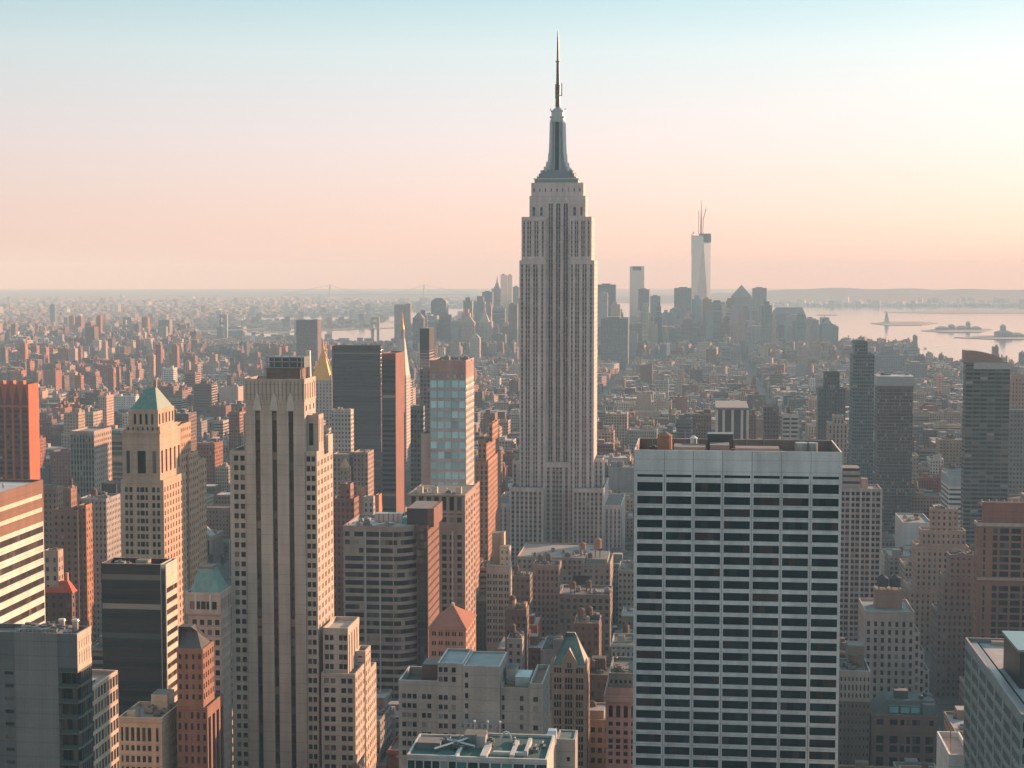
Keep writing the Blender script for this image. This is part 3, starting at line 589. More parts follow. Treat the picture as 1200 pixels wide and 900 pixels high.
# ------------------------------------------------------------------ near grey building, bottom left
def grey_corner():
    Y0 = 400.0; h = Hero('grey_panel_building', 'grey panelled corner building with a blank wall, glass balconies and a glazed sunlit flank', Y0, 'building', anchor='the grey panelled corner building')
    def X(px, py=760, Y=Y0): return at(px, py, Y)[0]
    def Z(py, Y=Y0): return at(60, py, Y)[1]
    zt = Z(742); xl, xa, xb, xc, xd = X(-70), X(17), X(67.5), X(82.5), X(90.5); yb = Y0 * (742 - 322) / (733.5 - 322)
    d1 = far_y(xd, Y0, Z(742), 107)
    h.tier(xl, xa - .05, Y0 + .25, d1, 0, zt, (.14, .133, .128), None, F=([(X(4.5) - xl, X(14.5) - xl)], rows(6, Z(783), 3.4, .26), .3))
    h.tier(xa, xb, Y0, d1 - .1, 0, zt, (.2, .176, .162), None)
    m = MB()
    for i in range(1, 12): x = xa + (xb - xa) * i / 12; m.box(x - .03, x + .03, Y0 - .015, Y0 + .02, 0, zt - .2, (.24, .245, .25))
    for i in range(1, 24): z = zt - i * 3.4; m.box(xa + .05, xb - .05, Y0 - .012, Y0 + .02, z - .03, z + .03, (.25, .255, .26))
    h.part('panel_joint', m, M_TRIM)
    zg = Z(784)
    h.tier(xb + .02, xc + 1.7, Y0 + .15, d1, zg, zt - .1, (.13, .13, .135)); R_s = rows(4, zt - .6, 4.1, .8)
    h.tier(xc + 1.75, xd, Y0 + .1, d1, zg - .6, zt - .05, (.42, .36, .3), None, F=([(.25, xd - xc - 2.0)], R_s, .5), R=(cols(d1 - Y0, 6, .86), R_s, .25), ph=2.2, roof=(.2, .2, .2))
    h.tint = [(.03, .04, .042), (.05, .055, .055), (.09, .085, .075), (.16, .13, .1), (.22, .17, .12)]
    # recessed glazed balconies below
    h.tier(xb + .02, xd - .02, Y0 + 2.6, d1, 0, zg - .6, (.08, .09, .09), None, F=(cols(xd - xb, 4, .88), rows(3, zg - .8, 4.1, .8), .2), R=(cols(d1 - Y0 - 2.6, 6, .86), rows(3, zg - .8, 4.1, .8), .25))
    z = zg - .6
    while z > 5:
        m = MB(); m.box(xb + .05, xd + .05, Y0 - .1, Y0 + 2.62, z - .3, z, (.12, .11, .1)); m.box(xb + .1, xd, Y0 - .05, Y0 + .02, z, z + 1.0, (.04, .06, .06)); h.part('balcony', m, M_TRIM); z -= 4.1
    # lower wing beyond, its lit west face
    Yw = d1 + .1; ze = at(100, 806, Yw)[1]; xe = X(107, 800, Yw); de = far_y(xe, Yw, ze, 138)
    h.tier(xl, xe, Yw, de, 0, ze, (.42, .33, .27), None, R=(cols(de - Yw, 9, .8), rows(4, ze - .5, 4.1, .72), .25), ph=1.2, roof=(.25, .2, .18)); h.clutter(xe - 14, xe - 2, Yw + 2, de - 3, ze - 1.2, 4, 31)
    h.clutter(X(20), xc, Y0 + 2, d1 - 2, zt - 1.1, 8, 12, (.36, .34, .33))
    for px in (59, 75):
        m = MB(); x = X(px); m.frustum(x, Y0 + 8, 12, .8, .8, zt - 1.1, zt + 1.6, (.5, .42, .36)); m.frustum(x, Y0 + 8, 12, 1.05, .9, zt + 1.6, zt + 2.1, (.5, .42, .36)); h.part('flue', m, M_METAL)
    m = MB(); m.bar((X(17), Y0 + .8, zt + .9), (xc, Y0 + .8, zt + .9), .05, (.5, .48, .46))
    for i in range(14): x = X(17) + (xc - X(17)) * i / 13; m.bar((x, Y0 + .8, zt - .3), (x, Y0 + .8, zt + .9), .05, (.5, .48, .46))
    h.part('railing', m, M_METAL); h.finish(900)
grey_corner()

# ------------------------------------------------------------------ dark glass slab with lit striped flank
def dark_slab():
    Y0 = 610.0; x0, x1, y0, y1, z1 = geo(Y0, 118.5, 194.5, 660, 207.5)
    h = Hero('dark_glass_slab', 'black glass slab whose narrow sunlit flank is striped white', Y0, 'building', anchor='the black glass slab')
    h.tier(x0, x1 - 2.2, y0, y1, 0, z1, (.03, .026, .026), (60, 3.9, .98, .55), ph=2.4, roof=(.16, .13, .12), rim=(.5, .36, .29))
    D = y1 - y0 + .2; h.tint = [(.04, .035, .035), (.06, .05, .05), (.05, .045, .04), (.09, .08, .07), (.12, .1, .08)]
    h.tier(x1 - 2.25, x1, y0 - .1, y1 + .1, 0, z1 + .05, (.6, .53, .46), None, F=([(.2, 1.9)], [(5, z1 - 1.5)], .1, ((.03, .028, .028), (1.7, 3.9, .86, .62))), R=([(.5, D - .5)], rows(10, z1 - 8.4, 4.35, .5), .35), ph=.3)
    h.house(x0 + 12, x0 + 17, y0 + 6, y0 + 10, z1 - 2.4, z1 + .4, (.3, .25, .22)); h.clutter(x0 + 2, x1 - 4, y0 + 3, y1 - 3, z1 - 2.4, 4, 9); h.finish(850)
dark_slab()

# ------------------------------------------------------------------ stone building with a green pyramid roof
def green_pyramid():
    Y0 = 575.0; C = (.42, .34, .3)
    h = Hero('pyramid_roofed_building', 'pale stone building with glazed bands below a truncated green pyramid roof', Y0, 'building', anchor='the truncated green pyramid')
    x0, x1, y0, y1, z1 = geo(Y0, 217, 258.5, 694, 271)
    zb = at(240, 718, Y0)[1]
    h.tier(x0, x1, y0, y1, zb - .5, z1, C, None, F=(cols(x1 - x0, 5, .85, 1.6, 1.4), [(zb + 1.2, zb + 4.2)], .4), R=(cols(y1 - y0, 5, .5), [(zb + .6, z1 - 2.5)], .6), ph=.8)
    h.tier(x0 + .6, x1 - .3, y0 + 1.2, y1, 0, zb - .5, C, None, F=(cols(x1 - x0, 4, .6, 1, 1), rows(20, zb - 2, 3.8, .55), .4), R=(cols(y1 - y0 - 1.2, 6, .42), rows(20, zb - 2, 3.8, .55), .35), noroof=True)
    m = MB(); px0, px1 = at(222, 690, Y0)[0], at(261, 690, Y0)[0]; t0, t1 = at(236.5, 664, Y0 + 8)[0], at(252, 664, Y0 + 8)[0]; zt = at(245, 664, Y0 + 8)[1]
    ym = (y0 + y1) / 2; m.pyramid(px0, x1 - .8, y0 + .9, y1 - .9, z1 - .3, zt, (.15, .27, .25), t0, t1, ym - 3, ym + 3, (.2, .16, .14)); h.part('copper_roof', m, M_COPPER)
    m = MB(); m.box(t0 - .3, t1 + .3, ym - 3.2, ym + 3.2, zt, zt + .8, (.2, .14, .12)); h.part('roof_platform', m, M_TRIM)
    m = MB()
    for xx in (x0 + 9.6, x0 + 4): m.bar((xx, y0 - .3, z1 - 7), (xx, y0 - .3, z1 - .6), .25, (.6, .56, .5))
    h.part('column', m, M_TRIM); h.finish(830)
green_pyramid()
def brick_pyramid():
    Y0 = 545.0; C = (.24, .125, .09)
    h = Hero('brick_pyramid_building', 'dark brick building with a steep slate pyramid roof beside the black glass slab', Y0, 'building')
    x0, x1, y0, y1, z1 = geo(Y0, 207, 237.5, 760, 250.5)
    h.tier(x0, x1, y0, y1, at(220, 829, Y0)[1], z1, C, None, F=(cols(x1 - x0, 4, .4), rows(0, z1 - 1, 3.6, .5), .35), R=(cols(y1 - y0, 5, .45), rows(0, z1 - 1, 3.6, .55), .35))
    q = at(222, 731, Y0 + 9); m = MB(); m.pyramid(x0 + .4, x1 - .4, y0 + .4, y1 - .4, z1 - .8, q[1], (.07, .07, .075), at(214, 731, Y0 + 9)[0], at(229, 731, Y0 + 9)[0], y0 + 9, y1 - 9); h.part('slate_roof', m, M_ROOF)
    zl = at(220, 829, Y0)[1] + .3; e = geo(Y0 - .5, 207, 243, 832, 262); h.tier(*e[:4], 0, zl, (.21, .11, .08), None, F=(cols(e[1] - e[0], 5, .45), rows(3, zl - 1, 4, .6), .35), R=(cols(e[3] - e[2], 4, .6), [(5, zl - 4)], .6))
    h.finish(880)
brick_pyramid()

# ------------------------------------------------------------------ sunlit pale building at the bottom, left of the grooved tower
def pale_block():
    Y0 = 540.0; C = (.5, .38, .28)
    h = Hero('pale_office_block', 'pale sunlit block with tall grouped windows below the black glass slab', Y0, 'building')
    x0, x1, y0, y1, z1 = geo(Y0, 139, 189.5, 840, 212)
    us = [(a * (x1 - x0), b * (x1 - x0)) for a, b in ((.05, .1), (.15, .23), (.28, .36), (.41, .49), (.54, .62), (.67, .75), (.86, .92))]
    h.tier(x0, x1, y0, y1, 0, z1, C, None, F=(us, [(z1 - 8.6, z1 - 3.6), (z1 - 12, z1 - 10)] + rows(2, z1 - 13, 3.9, .6), .45), R=(cols(y1 - y0, 8, .5, 3, 3), [(z1 - 8.6, z1 - 3.6), (z1 - 12, z1 - 10)] + rows(2, z1 - 13, 3.9, .55), .45), ph=1.6, roof=(.22, .2, .19))
    h.tier(x0 - .5, x1 + .5, y0 - .5, y1 + .5, z1 - 1.2, z1 - .5, C, noroof=True)
    h.house(x0 + 7, x0 + 13, y0 + 14, y0 + 22, z1 - 1.6, z1 + 4.6, CREAM); h.house(x0 + 2, x0 + 4.5, y0 + 3, y0 + 8, z1 - 1.6, z1 + 1.6, CREAM); h.clutter(x0 + 4, x1 - 1, y0 + 3, y1 - 2, z1 - 1.6, 9, 17, (.4, .34, .3), .8)
    h.finish(900)
    for nm, lab, Y, xl, xr, yt, xs, c, fl in (('stepped_block', 'narrow sunlit block with deep windows tucked behind the pale block', 575, 200, 214, 852, 233, (.45, .3, .21), 4), ('low_brick_block', 'low orange brick block at the bottom beside the grooved tower', 552, 214, 226, 884, 244.5, (.34, .18, .11), 4)):
        k = Hero(nm, lab, Y); a = geo(Y, xl, xr, yt, xs); k.tier(*a[:4], 0, a[4], c, None, F=(cols(a[1] - a[0], 3, .5), rows(3, a[4] - 1, fl, .55), .4), R=(cols(a[3] - a[2], 6, .55), rows(3, a[4] - 1, fl, .55), .45), roof=(.25, .2, .18)); k.clutter(a[0], a[1], a[2] + 2, a[3] - 2, a[4] - 1.1, 4, 3, big=.7); k.finish(900)
pale_block()
# ------------------------------------------------------------------ curved office block with a dark glass end and brick flank
def curved_office():
    Y0 = 770.0; C = (.3, .235, .205)
    h = Hero('curved_office_block', 'office block with a bowed banded front, dark glass end strip and red brick flank', Y0, 'building', anchor='the bowed banded office block')
    x0, zt = at(402, 616, Y0); xc = at(461, 616, Y0)[0]; x1 = at(486.5, 616, Y0)[0]; xs = at(500, 616, Y0)[0]; d1 = far_y(xs, Y0 + 4, zt, 514.5)
    fl = 10.05 * Y0 / FPX * .98; V = rows(22, zt - 2.0, fl, .6); W = xc - x0
    h.tier(x0, xc, Y0, d1, 0, zt, C, None, F=([(.8, W * .42 - .4), (W * .42 + .4, W - .4)], V, .5), ph=1.6, roof=(.33, .33, .34), rim=(.42, .33, .28))
    n = 6; pts = [(xc + (x1 - xc) * i / n, Y0 + 7.5 * (i / n) ** 2.1) for i in range(n + 1)]; z_ = 0      # the bowed end, facet by facet
    zs = [0] + [v for b in sorted(V) for v in b] + [zt]
    for a, b in zip(pts[:-1], pts[1:]):
        L = math.dist(a, b); u = ((b[0] - a[0]) / L, (b[1] - a[1]) / L); k = (-u[1] * .45, u[0] * .45)
        for i in range(0, len(zs) - 1):
            if i % 2 == 0: h.w.wallq(a, u, L, zs[i], zs[i + 1], C, seed=h.seed)
            else:
                A, Bq = (a[0] + k[0], a[1] + k[1]), (b[0] + k[0], b[1] + k[1]); h.panes.append(((*A, zs[i]), (*Bq, zs[i]), (*Bq, zs[i + 1]), (*A, zs[i + 1])))
                h.w.quad((*a, zs[i]), (*b, zs[i]), (*Bq, zs[i]), (*A, zs[i]), C); h.w.quad((*A, zs[i + 1]), (*Bq, zs[i + 1]), (*b, zs[i + 1]), (*a, zs[i + 1]), C)
    RQ = []
    for a, b in zip(pts[:-1], pts[1:]): RQ.append([(*a, zt - .02), (*b, zt - .02), (b[0], d1 - 8, zt - .02), (a[0], d1 - 8, zt - .02)])
    h.roofq(RQ, (.3, .28, .27)); h.tint = [(.018, .03, .03), (.03, .042, .042), (.05, .06, .058), (.09, .1, .095), (.25, .24, .2)]
    h.tier(x1 + .02, xs, Y0 + 3.6, d1, 0, zt + .3, (.17, .078, .056), None, F=([(.3, xs - x1 - .5)], [(8, zt - 1)], .2, ((.035, .028, .028), (1.6, 4, .9, .7))), R=([(.6, d1 - Y0 - 4.4)], rows(10, zt, 4.05, .32), .2, ((.11, .05, .038), (1.9, 4, .5, .9))), ph=1)
    m = MB()
    for px in (428, 445): x = at(px, 616, Y0)[0]; m.box(x - .35, x + .35, Y0 - .25, Y0 + .3, 10, zt - 1.5, (.32, .36, .36))
    h.part('pier', m, M_TRIM)
    z2 = at(480, 596, Y0 + 6)[1]; xa, xb, xd = at(476.5, 600, Y0 + 6)[0], at(500.5, 600, Y0 + 6)[0], at(506, 600, Y0 + 12)[0]
    h.house(xa, xb, Y0 + 7, d1 - 4, zt - 2, z2, (.055, .045, .045)); h.tier(xb + .02, xb + 3.2, Y0 + 6.9, d1 - 3.9, zt - 1, z2 + .05, (.17, .078, .06), ph=.3)
    h.clutter(x0 + 4, xa - 1, Y0 + 3, d1 - 3, zt - 1.6, 10, 44, (.42, .42, .43), 1.0)
    m = MB(); q = at(471, 612, Y0 + 8)[0]; m.box(q, q + 5, Y0 + 8, Y0 + 13, zt - 1.6, zt + 3.4, (.05, .25, .26)); h.part('cooling_unit', m, M_PAINT)
    m = MB(); q = at(437, 610, Y0 + 10)[0]
    for i in range(6): m.box(q + i * 2.4, q + i * 2.4 + 2.1, Y0 + 14, Y0 + 19, zt, zt + 4.2, (.45, .42, .4))
    h.part('vent_bank', m, M_METAL); h.finish(785)
curved_office()

# ------------------------------------------------------------------ blue-glazed tower and the old block below it
def blue_tower():
    Y0 = 935.0; C = (.42, .37, .35)
    h = Hero('blue_windowed_tower', 'slim tower with rows of pale blue windows under a plain brown cap', Y0, 'skyscraper', anchor='the blue-windowed tower')
    x0, x1, y0, y1, z1 = geo(Y0, 503.5, 546, 422, 555.5); W = x1 - x0; zc = at(525, 444, Y0)[1]
    fl = 12.15 * Y0 / FPX
    h.tint = [(.36, .62, .66), (.38, .64, .68), (.33, .57, .62), (.42, .67, .7), (.26, .45, .49)]
    h.tier(x0, x1, y0, y1, 0, zc, C, (3.6, 4, .4, .55), F=(cols(W, 5, .84, .2, .2), rows(at(525, 575, Y0)[1], zc, fl, .68), .25), noroof=True)
    h.tier(x0 - .02, x1 + .02, y0 - .1, y1 + .1, zc, z1, (.38, .26, .23), None, F=(cols(W, 5, .3, .3, .3), [(zc + .4, zc + 2.6)], .5), R=(cols(y1 - y0, 7, .22), [(zc + .5, z1 - 1)], .2, ((.25, .16, .13), (3, 3, 0, 0))), ph=1.4)
    q = geo(Y0 + 2, 493.5, 503.6, 508, d=20); h.tier(q[0], x0 - .02, *q[2:4], 0, q[4], (.42, .32, .29))
    h.clutter(x0, x1, y0 + 2, y1, z1 - 1.4, 5, 33); h.finish(575)
    Y1 = 850.0; C = (.31, .225, .19); k = Hero('cornice_block', 'old stone block with a projecting cornice and bands of tall windows', Y1, 'building', anchor='the corniced stone block')
    x0, x1, y0, y1, z1 = geo(Y1, 478, 545, 579, 557.5); W = x1 - x0; D = y1 - y0; fz = lambda p: at(510, p, Y1)[1]
    U = pairs(W, 7, .66, .1, 1, 1)
    k.tier(x0, x1, y0, y1, 0, z1, C, None, F=(cols(W, 7, .6, 1, 1), [(fz(598), fz(582)), (fz(603), fz(601.5)), (fz(612), fz(606))] + rows(10, fz(625), 3.9, .62), .4), R=(pairs(D, 4, .5, .1), rows(10, z1 - 3, 3.9, .6), .35), ph=1)
    for pz in (600, 616, 580):
        k.tier(x0 - .5, x1 + .3, y0 - .6, y1 + .1, fz(pz) - .6, fz(pz) + .1, C, noroof=False, ph=.1)
    for i, (xx) in enumerate((x0 + 4, x0 + 12, x1 - 6)): k.house(xx, xx + 3, y0 + 6, y0 + 9, z1 - 1, z1 + 3.2, CREAM, name='chimney')
    m = MB(); xx = at(529.5, 640, Y1)[0]; m.box(xx, xx + .9, y0 - .7, y0 - .02, fz(710), fz(622), (.5, .42, .36)); k.part('pilaster', m, M_TRIM)
    k.clutter(x0 + 2, x1 - 2, y0 + 2, y1 - 2, z1 - 1, 6, 9); k.finish(720)
blue_tower()

# ------------------------------------------------------------------ red pyramid roof, in front of the corniced block
def red_pyramid():
    Y0 = 690.0; C = (.36, .22, .165); h = Hero('red_roofed_building', 'brick and stone building with a bright red tiled pyramid roof', Y0, 'building', anchor='the red pyramid roof')
    x0, x1, y0, y1, z1 = geo(Y0, 502.5, 546, 737, 557.5); W = x1 - x0; fz = lambda p: at(525, p, Y0)[1]
    h.tier(x0, x1, y0, y1, 0, z1, C, None, F=(pairs(W, 5, .6, .1, .8, .8), [(fz(745.5), fz(740.5)), (fz(756.5), fz(751.5)), (fz(769), fz(763.5))] + rows(5, fz(771), 4.2, .55), .35), R=(cols(y1 - y0, 5, .4), rows(5, z1 - 1, 4, .55), .35), ph=.5)
    xm, zp = at(530.5, 709.5, (y0 + y1) / 2); m = MB(); ym = (y0 + y1) / 2; m.pyramid(x0 - .6, x1 + .6, y0 - .6, y1 + .6, z1 - .1, zp, (.27, .1, .07), xm - .5, xm + .5, ym - .5, ym + .5); h.part('tiled_roof', m, M_ROOF)
    m = MB(); m.box(xm - .7, xm + .7, ym - .7, ym + .7, zp - 1, zp + 1.2, (.5, .42, .35)); h.part('chimney', m, M_TRIM); h.finish(775)
red_pyramid()

# ------------------------------------------------------------------ grey stepped stone block at the bottom
def grey_block():
    Y0 = 485.0; C = (.32, .285, .262); h = Hero('grey_stone_block', 'grey stepped stone block with a blank central wall and flat tarred roofs', Y0, 'building', anchor='the grey stepped stone block')
    fz = lambda p: at(540, p, Y0)[1]; X = lambda p, q=800, Y=Y0: at(p, q, Y)[0]; fl = 11.6 * Y0 / FPX; vb = rows(4, fz(812), fl, .52)
    xa, xb, xc, xd, xe, xf = X(467), X(513), X(543), X(586), X(620), X(636)
    h.tint = [(.025, .03, .032), (.035, .04, .042), (.07, .075, .075), (.16, .17, .17), (.3, .3, .28)]
    h.tier(xa, xb, Y0, Y0 + 18, 0, fz(799), C, None, F=([(a, a + 1.25) for a in (1.1, 2.75, 4.4, 7.3, 9.0)], vb, .3), ph=2.6, roof=(.1, .08, .075), rim=(.5, .45, .42))
    h.house(X(489), xb - .05, Y0 + 9, Y0 + 17, fz(799) - 2.6, fz(788), (.17, .1, .08))
    h.tier(xb + .03, xc, Y0 - .5, Y0 + 19, 0, fz(777), C, None, F=([(a, a + 1.25) for a in (.3, 1.9, 4.4)], rows(4, fz(812), fl, .52) + [(fz(799), fz(793)), (fz(788), fz(782))], .3), ph=.8, roof=(.28, .285, .29), rim=(.46, .45, .43))
    h.tier(xc + .03, xd, Y0 - 1.0, Y0 + 18.5, 0, fz(779), (.34, .305, .28), None, F=([(.6, 1.6)], [(fz(793), fz(787)), (fz(817), fz(811)), (fz(805), fz(799)), (fz(829), fz(823)), (fz(841), fz(835))], .3), R=(cols(19, 3, .25), rows(30, fz(790), fl, .4), .3), ph=.6, roof=(.26, .265, .27), rim=(.46, .45, .43))
    h.tier(xc - 1, xd - .6, Y0 - 6, Y0 - 1.02, 0, fz(846), C, None, ph=.7); m = MB()
    for i in range(7): x = xc - .6 + i * 1.7; m.box(x, x + .8, Y0 - 6.1, Y0 - 5.2, fz(846), fz(842), C)
    h.part('parapet_block', m, M_TRIM)
    h.tier(xd + .03, xe, Y0 + 1, Y0 + 24, 0, fz(805), C, None, F=([(.4, 1.2), (6.0, 7.1)], vb, .3), ph=.8, roof=(.2, .12, .06))
    h.tier(xe + .03, xf, Y0 + .5, Y0 + 25, 0, fz(799), C, None, F=([(1.2, 2.7)], vb, .3), R=(cols(24, 4, .35), vb, .3), ph=1.5, roof=(.22, .13, .08))
    h.house(xe - 5, xe - .4, Y0 + 6, Y0 + 15, fz(805) - .8, fz(797), (.36, .4, .4), top=(.5, .53, .52)); h.house(X(590), X(601), Y0 + 8, Y0 + 16, fz(805) - .8, fz(790), C)
    h.finish(866)
grey_block()
def roof_terrace():
    Y0 = 372.0; h = Hero('green_deck_building', 'building seen from above with green painted roof decks, pipes and lamp posts', Y0, 'building', anchor='the green roof deck')
    z1 = at(550, 888, Y0)[1]; X = lambda p, q=888, Y=Y0: at(p, q, Y)[0]; yb = Y0 * (888 - 322) / (861 - 322)
    x0, xm, x1 = X(476), X(534), X(641); G = (.036, .085, .08)
    h.tint = [(.03, .05, .05), (.06, .14, .15), (.04, .06, .06), (.1, .2, .2), (.2, .25, .25)]
    h.tier(x0, xm, Y0 + 1, yb, 0, z1, (.42, .4, .37), None, F=(cols(xm - x0, 6, .86), rows(3, z1 - .8, 3.6, .66), .3), ph=.5, roof=G)
    h.tier(xm + .02, x1, Y0, yb + 2, 0, z1 + .2, (.46, .44, .4), None, F=(cols(x1 - xm, 8, .86), rows(3, z1 - .6, 3.6, .7), .3), ph=.6, roof=G)
    for a, b, c, d, t in ((562, 570, .5, 15, .5), (596, 601, 2, 14, .5), (575, 612, 4.0, 5.2, .4), (612, 616, 4, 15, .9)):
        m = MB(); m.box(X(a), X(b), Y0 + c, Y0 + d, z1 - .4, z1 + t, (.42, .42, .4)); h.part('walkway', m, M_TRIM)
    h.house(X(552), X(563), Y0 + 9, Y0 + 13, z1 - .6, z1 + 2.6, (.3, .29, .28)); h.house(X(482), X(510), Y0 + 7, Y0 + 12, z1 - .5, z1 + 1.2, (.1, .12, .12)); h.house(X(535), X(560), Y0 + 12, Y0 + 17, z1 - .5, z1 + 2, (.2, .24, .23))
    for px in (546, 562, 577):
        m = MB(); x = X(px); m.bar((x, Y0 + 15, z1 - .4), (x, Y0 + 15, z1 + 4.4), .07, (.6, .6, .58)); m.frustum(x, Y0 + 15, 8, .3, .3, z1 + 4.4, z1 + 4.8, (.75, .74, .7)); h.part('lamp_post', m, M_METAL)
    m = MB(); pts = [(X(586) + 1.3 * math.cos(a), Y0 + 13, z1 + .2 + 2.6 * math.sin(a)) for a in np.linspace(0, math.pi, 9)]
    for a, b in zip(pts[:-1], pts[1:]): m.bar(a, b, .18, (.55, .55, .53))
    h.part('pipe_arch', m, M_METAL); m = MB(); m.bar((X(505), Y0 + 5, z1 + .3), (X(545), Y0 + 13, z1 + 1.2), .25, (.4, .4, .38)); m.bar((X(515), Y0 + 13, z1 + .3), (X(552), Y0 + 6, z1 + 1.0), .25, (.4, .4, .38)); h.part('duct', m, M_METAL)
    h.clutter(x0 + 1, x1 - 1, Y0 + 4, yb - 1, z1 - .4, 12, 55, (.22, .25, .24), .6); h.finish(900)
    k = Hero('grey_bulkhead_block', 'plain grey block with one small window beside the green roof deck', 395, 'building'); a = geo(395, 652, 674, 866, 677); k.tier(*a[:4], 0, a[4], (.27, .265, .25), None, F=([(2.6, 3.4)], [(a[4] - 5.6, a[4] - 4.5)], .25), ph=.3, roof=(.08, .12, .12)); k.finish(900)
    k = Hero('pale_roof_shed', 'small block with a pale slanted roof hatch behind the grey bulkhead block', 425, 'building'); a = geo(425, 634, 652, 872, 655); k.tier(*a[:4], 0, a[4], (.3, .3, .29), roof=(.45, .46, .46)); m = MB(); m.pyramid(a[0] + .4, a[1] - .3, a[2] + 1, a[3] - 1, a[4] - .2, a[4] + 2.6, (.5, .5, .5), a[0] + 1.5, a[1] - .4, a[2] + 4, a[3] - 1.5); k.part('hatch', m, M_METAL); k.finish(900)
roof_terrace()

# ------------------------------------------------------------------ gothic building with the green gabled roof
def gothic():
    Y0 = 590.0; C = (.34, .25, .2); h = Hero('gothic_building', 'narrow gothic stone building with a green gabled roof and pointed dormer', Y0, 'building', anchor='the gothic green-gabled building')
    x0, x1, y0, y1, z1 = geo(Y0, 646.5, 688, 780, 691); W = x1 - x0; fz = lambda p: at(668, p, Y0)[1]
    U = [(c + i * .95, c + i * .95 + .68) for c in (.9, 4.9, 8.9) for i in range(3)]
    U = [(a * W / 12.9, b * W / 12.9) for a, b in U]
    R_ = [(fz(a + 6), fz(a)) for a in (783, 794.5, 802)] + [(fz(a + 7), fz(a)) for a in (814, 822.5, 832.5, 842, 851, 863, 872, 881)] + rows(3, fz(890), 3, .6)
    h.tier(x0, x1, y0, y1, 0, z1, C, (3, 3.2, .4, .55), F=(U, R_, .35), ph=.4)
    xm = (x0 + x1) / 2; zr = fz(748); m = MB(); G = (.11, .19, .18); q = (x1 - x0) * .34
    m.pyramid(x0 + .3, x1 - .3, y0 + .5, y1 - .5, z1 - .4, fz(746), G, xm - 1.6, xm + 1.6, y0 + 8, y1 - 8); h.part('gable_roof', m, M_COPPER)
    m = MB(); D = q * .62; m.quad((xm - D, y0 + 2, z1 + 1.4), (xm - D, y0 - .2, z1 + 1.4), (xm - D - .3, y0 - .2, z1 + 1.2), (xm - D - .3, y0 + 2, z1 + 1.2), G)
    zd = z1 + (zr - z1) * .62; m.box(xm - D, xm + D, y0 - .15, y0 + 4, z1 - 1, z1 + 1.4, C); m.quad((xm - D, y0 - .15, z1 + 1.4), (xm + D, y0 - .15, z1 + 1.4), (xm, y0 - .15, zd), (xm, y0 - .15, zd), C); m.quad((xm - D, y0 + 4, z1 + 1.4), (xm - D, y0 - .15, z1 + 1.4), (xm, y0 - .15, zd), (xm, y0 + 4, zd), C); m.quad((xm + D, y0 - .15, z1 + 1.4), (xm + D, y0 + 4, z1 + 1.4), (xm, y0 + 4, zd), (xm, y0 - .15, zd), C)
    for dx in (-.75, .15): m.quad((xm + dx, y0 - .18, z1 - .6), (xm + dx + .6, y0 - .18, z1 - .6), (xm + dx + .6, y0 - .18, z1 + 1.2), (xm + dx, y0 - .18, z1 + 1.2), (.03, .035, .04))
    h.part('dormer', m, M_TRIM)
    for x in (x0 + .3, x1 - .3):
        m = MB(); m.frustum(x, y0 + .3, 6, .45, .4, z1 - 3, z1 + 1.6, C); m.frustum(x, y0 + .3, 6, .5, .03, z1 + 1.6, z1 + 3.4, C, cap=False); h.part('pinnacle', m, M_TRIM)
    h.finish(890)
    Y1 = 600.0; k = Hero('arcaded_building', 'red brick and stone building with large arched windows under a cornice', 600, 'building', anchor='the arched brick building'); a = geo(580, 710, 748, 806, d=28); f2 = lambda p: at(726, p, 580)[1]; W = a[1] - a[0]; U = cols(W, 4, .55, .4, .4)
    k.tier(a[0], a[1], a[2], a[3], 0, a[4], (.38, .25, .22), None, F=(U, [(f2(841), f2(829))] + [(f2(v + 5), f2(v)) for v in (846, 856, 866, 873, 881, 890)], .4), ph=.9, roof=(.12, .2, .2))
    m = MB()
    for u in U:
        c = a[0] + (u[0] + u[1]) / 2; r = (u[1] - u[0]) / 2; ps = [(c + r * math.cos(t), a[2] - .06, f2(829) + r * math.sin(t)) for t in np.linspace(0, math.pi, 9)]
        for i in range(8): m.quad((c, a[2] - .06, f2(829)), ps[i], ps[i + 1], ps[i + 1], (.03, .035, .04))
    k.part('arch_glazing', m, M_GLASS)
    k.tier(a[0] - .8, a[1] + .4, a[2] - .9, a[3] + .2, f2(822), f2(815), (.4, .28, .26)); k.tier(a[0] + 1, a[1] - .4, a[2] + 1.5, a[3] - 1, a[4] - 1, f2(790), (.18, .2, .19), None, F=(cols(W - 1.4, 6, .5), [(f2(802), f2(798))], .3)); k.clutter(a[0] + 1, a[1], a[2] + 3, a[3], f2(790) - 1, 5, 71, big=.8); k.finish(893)
gothic()

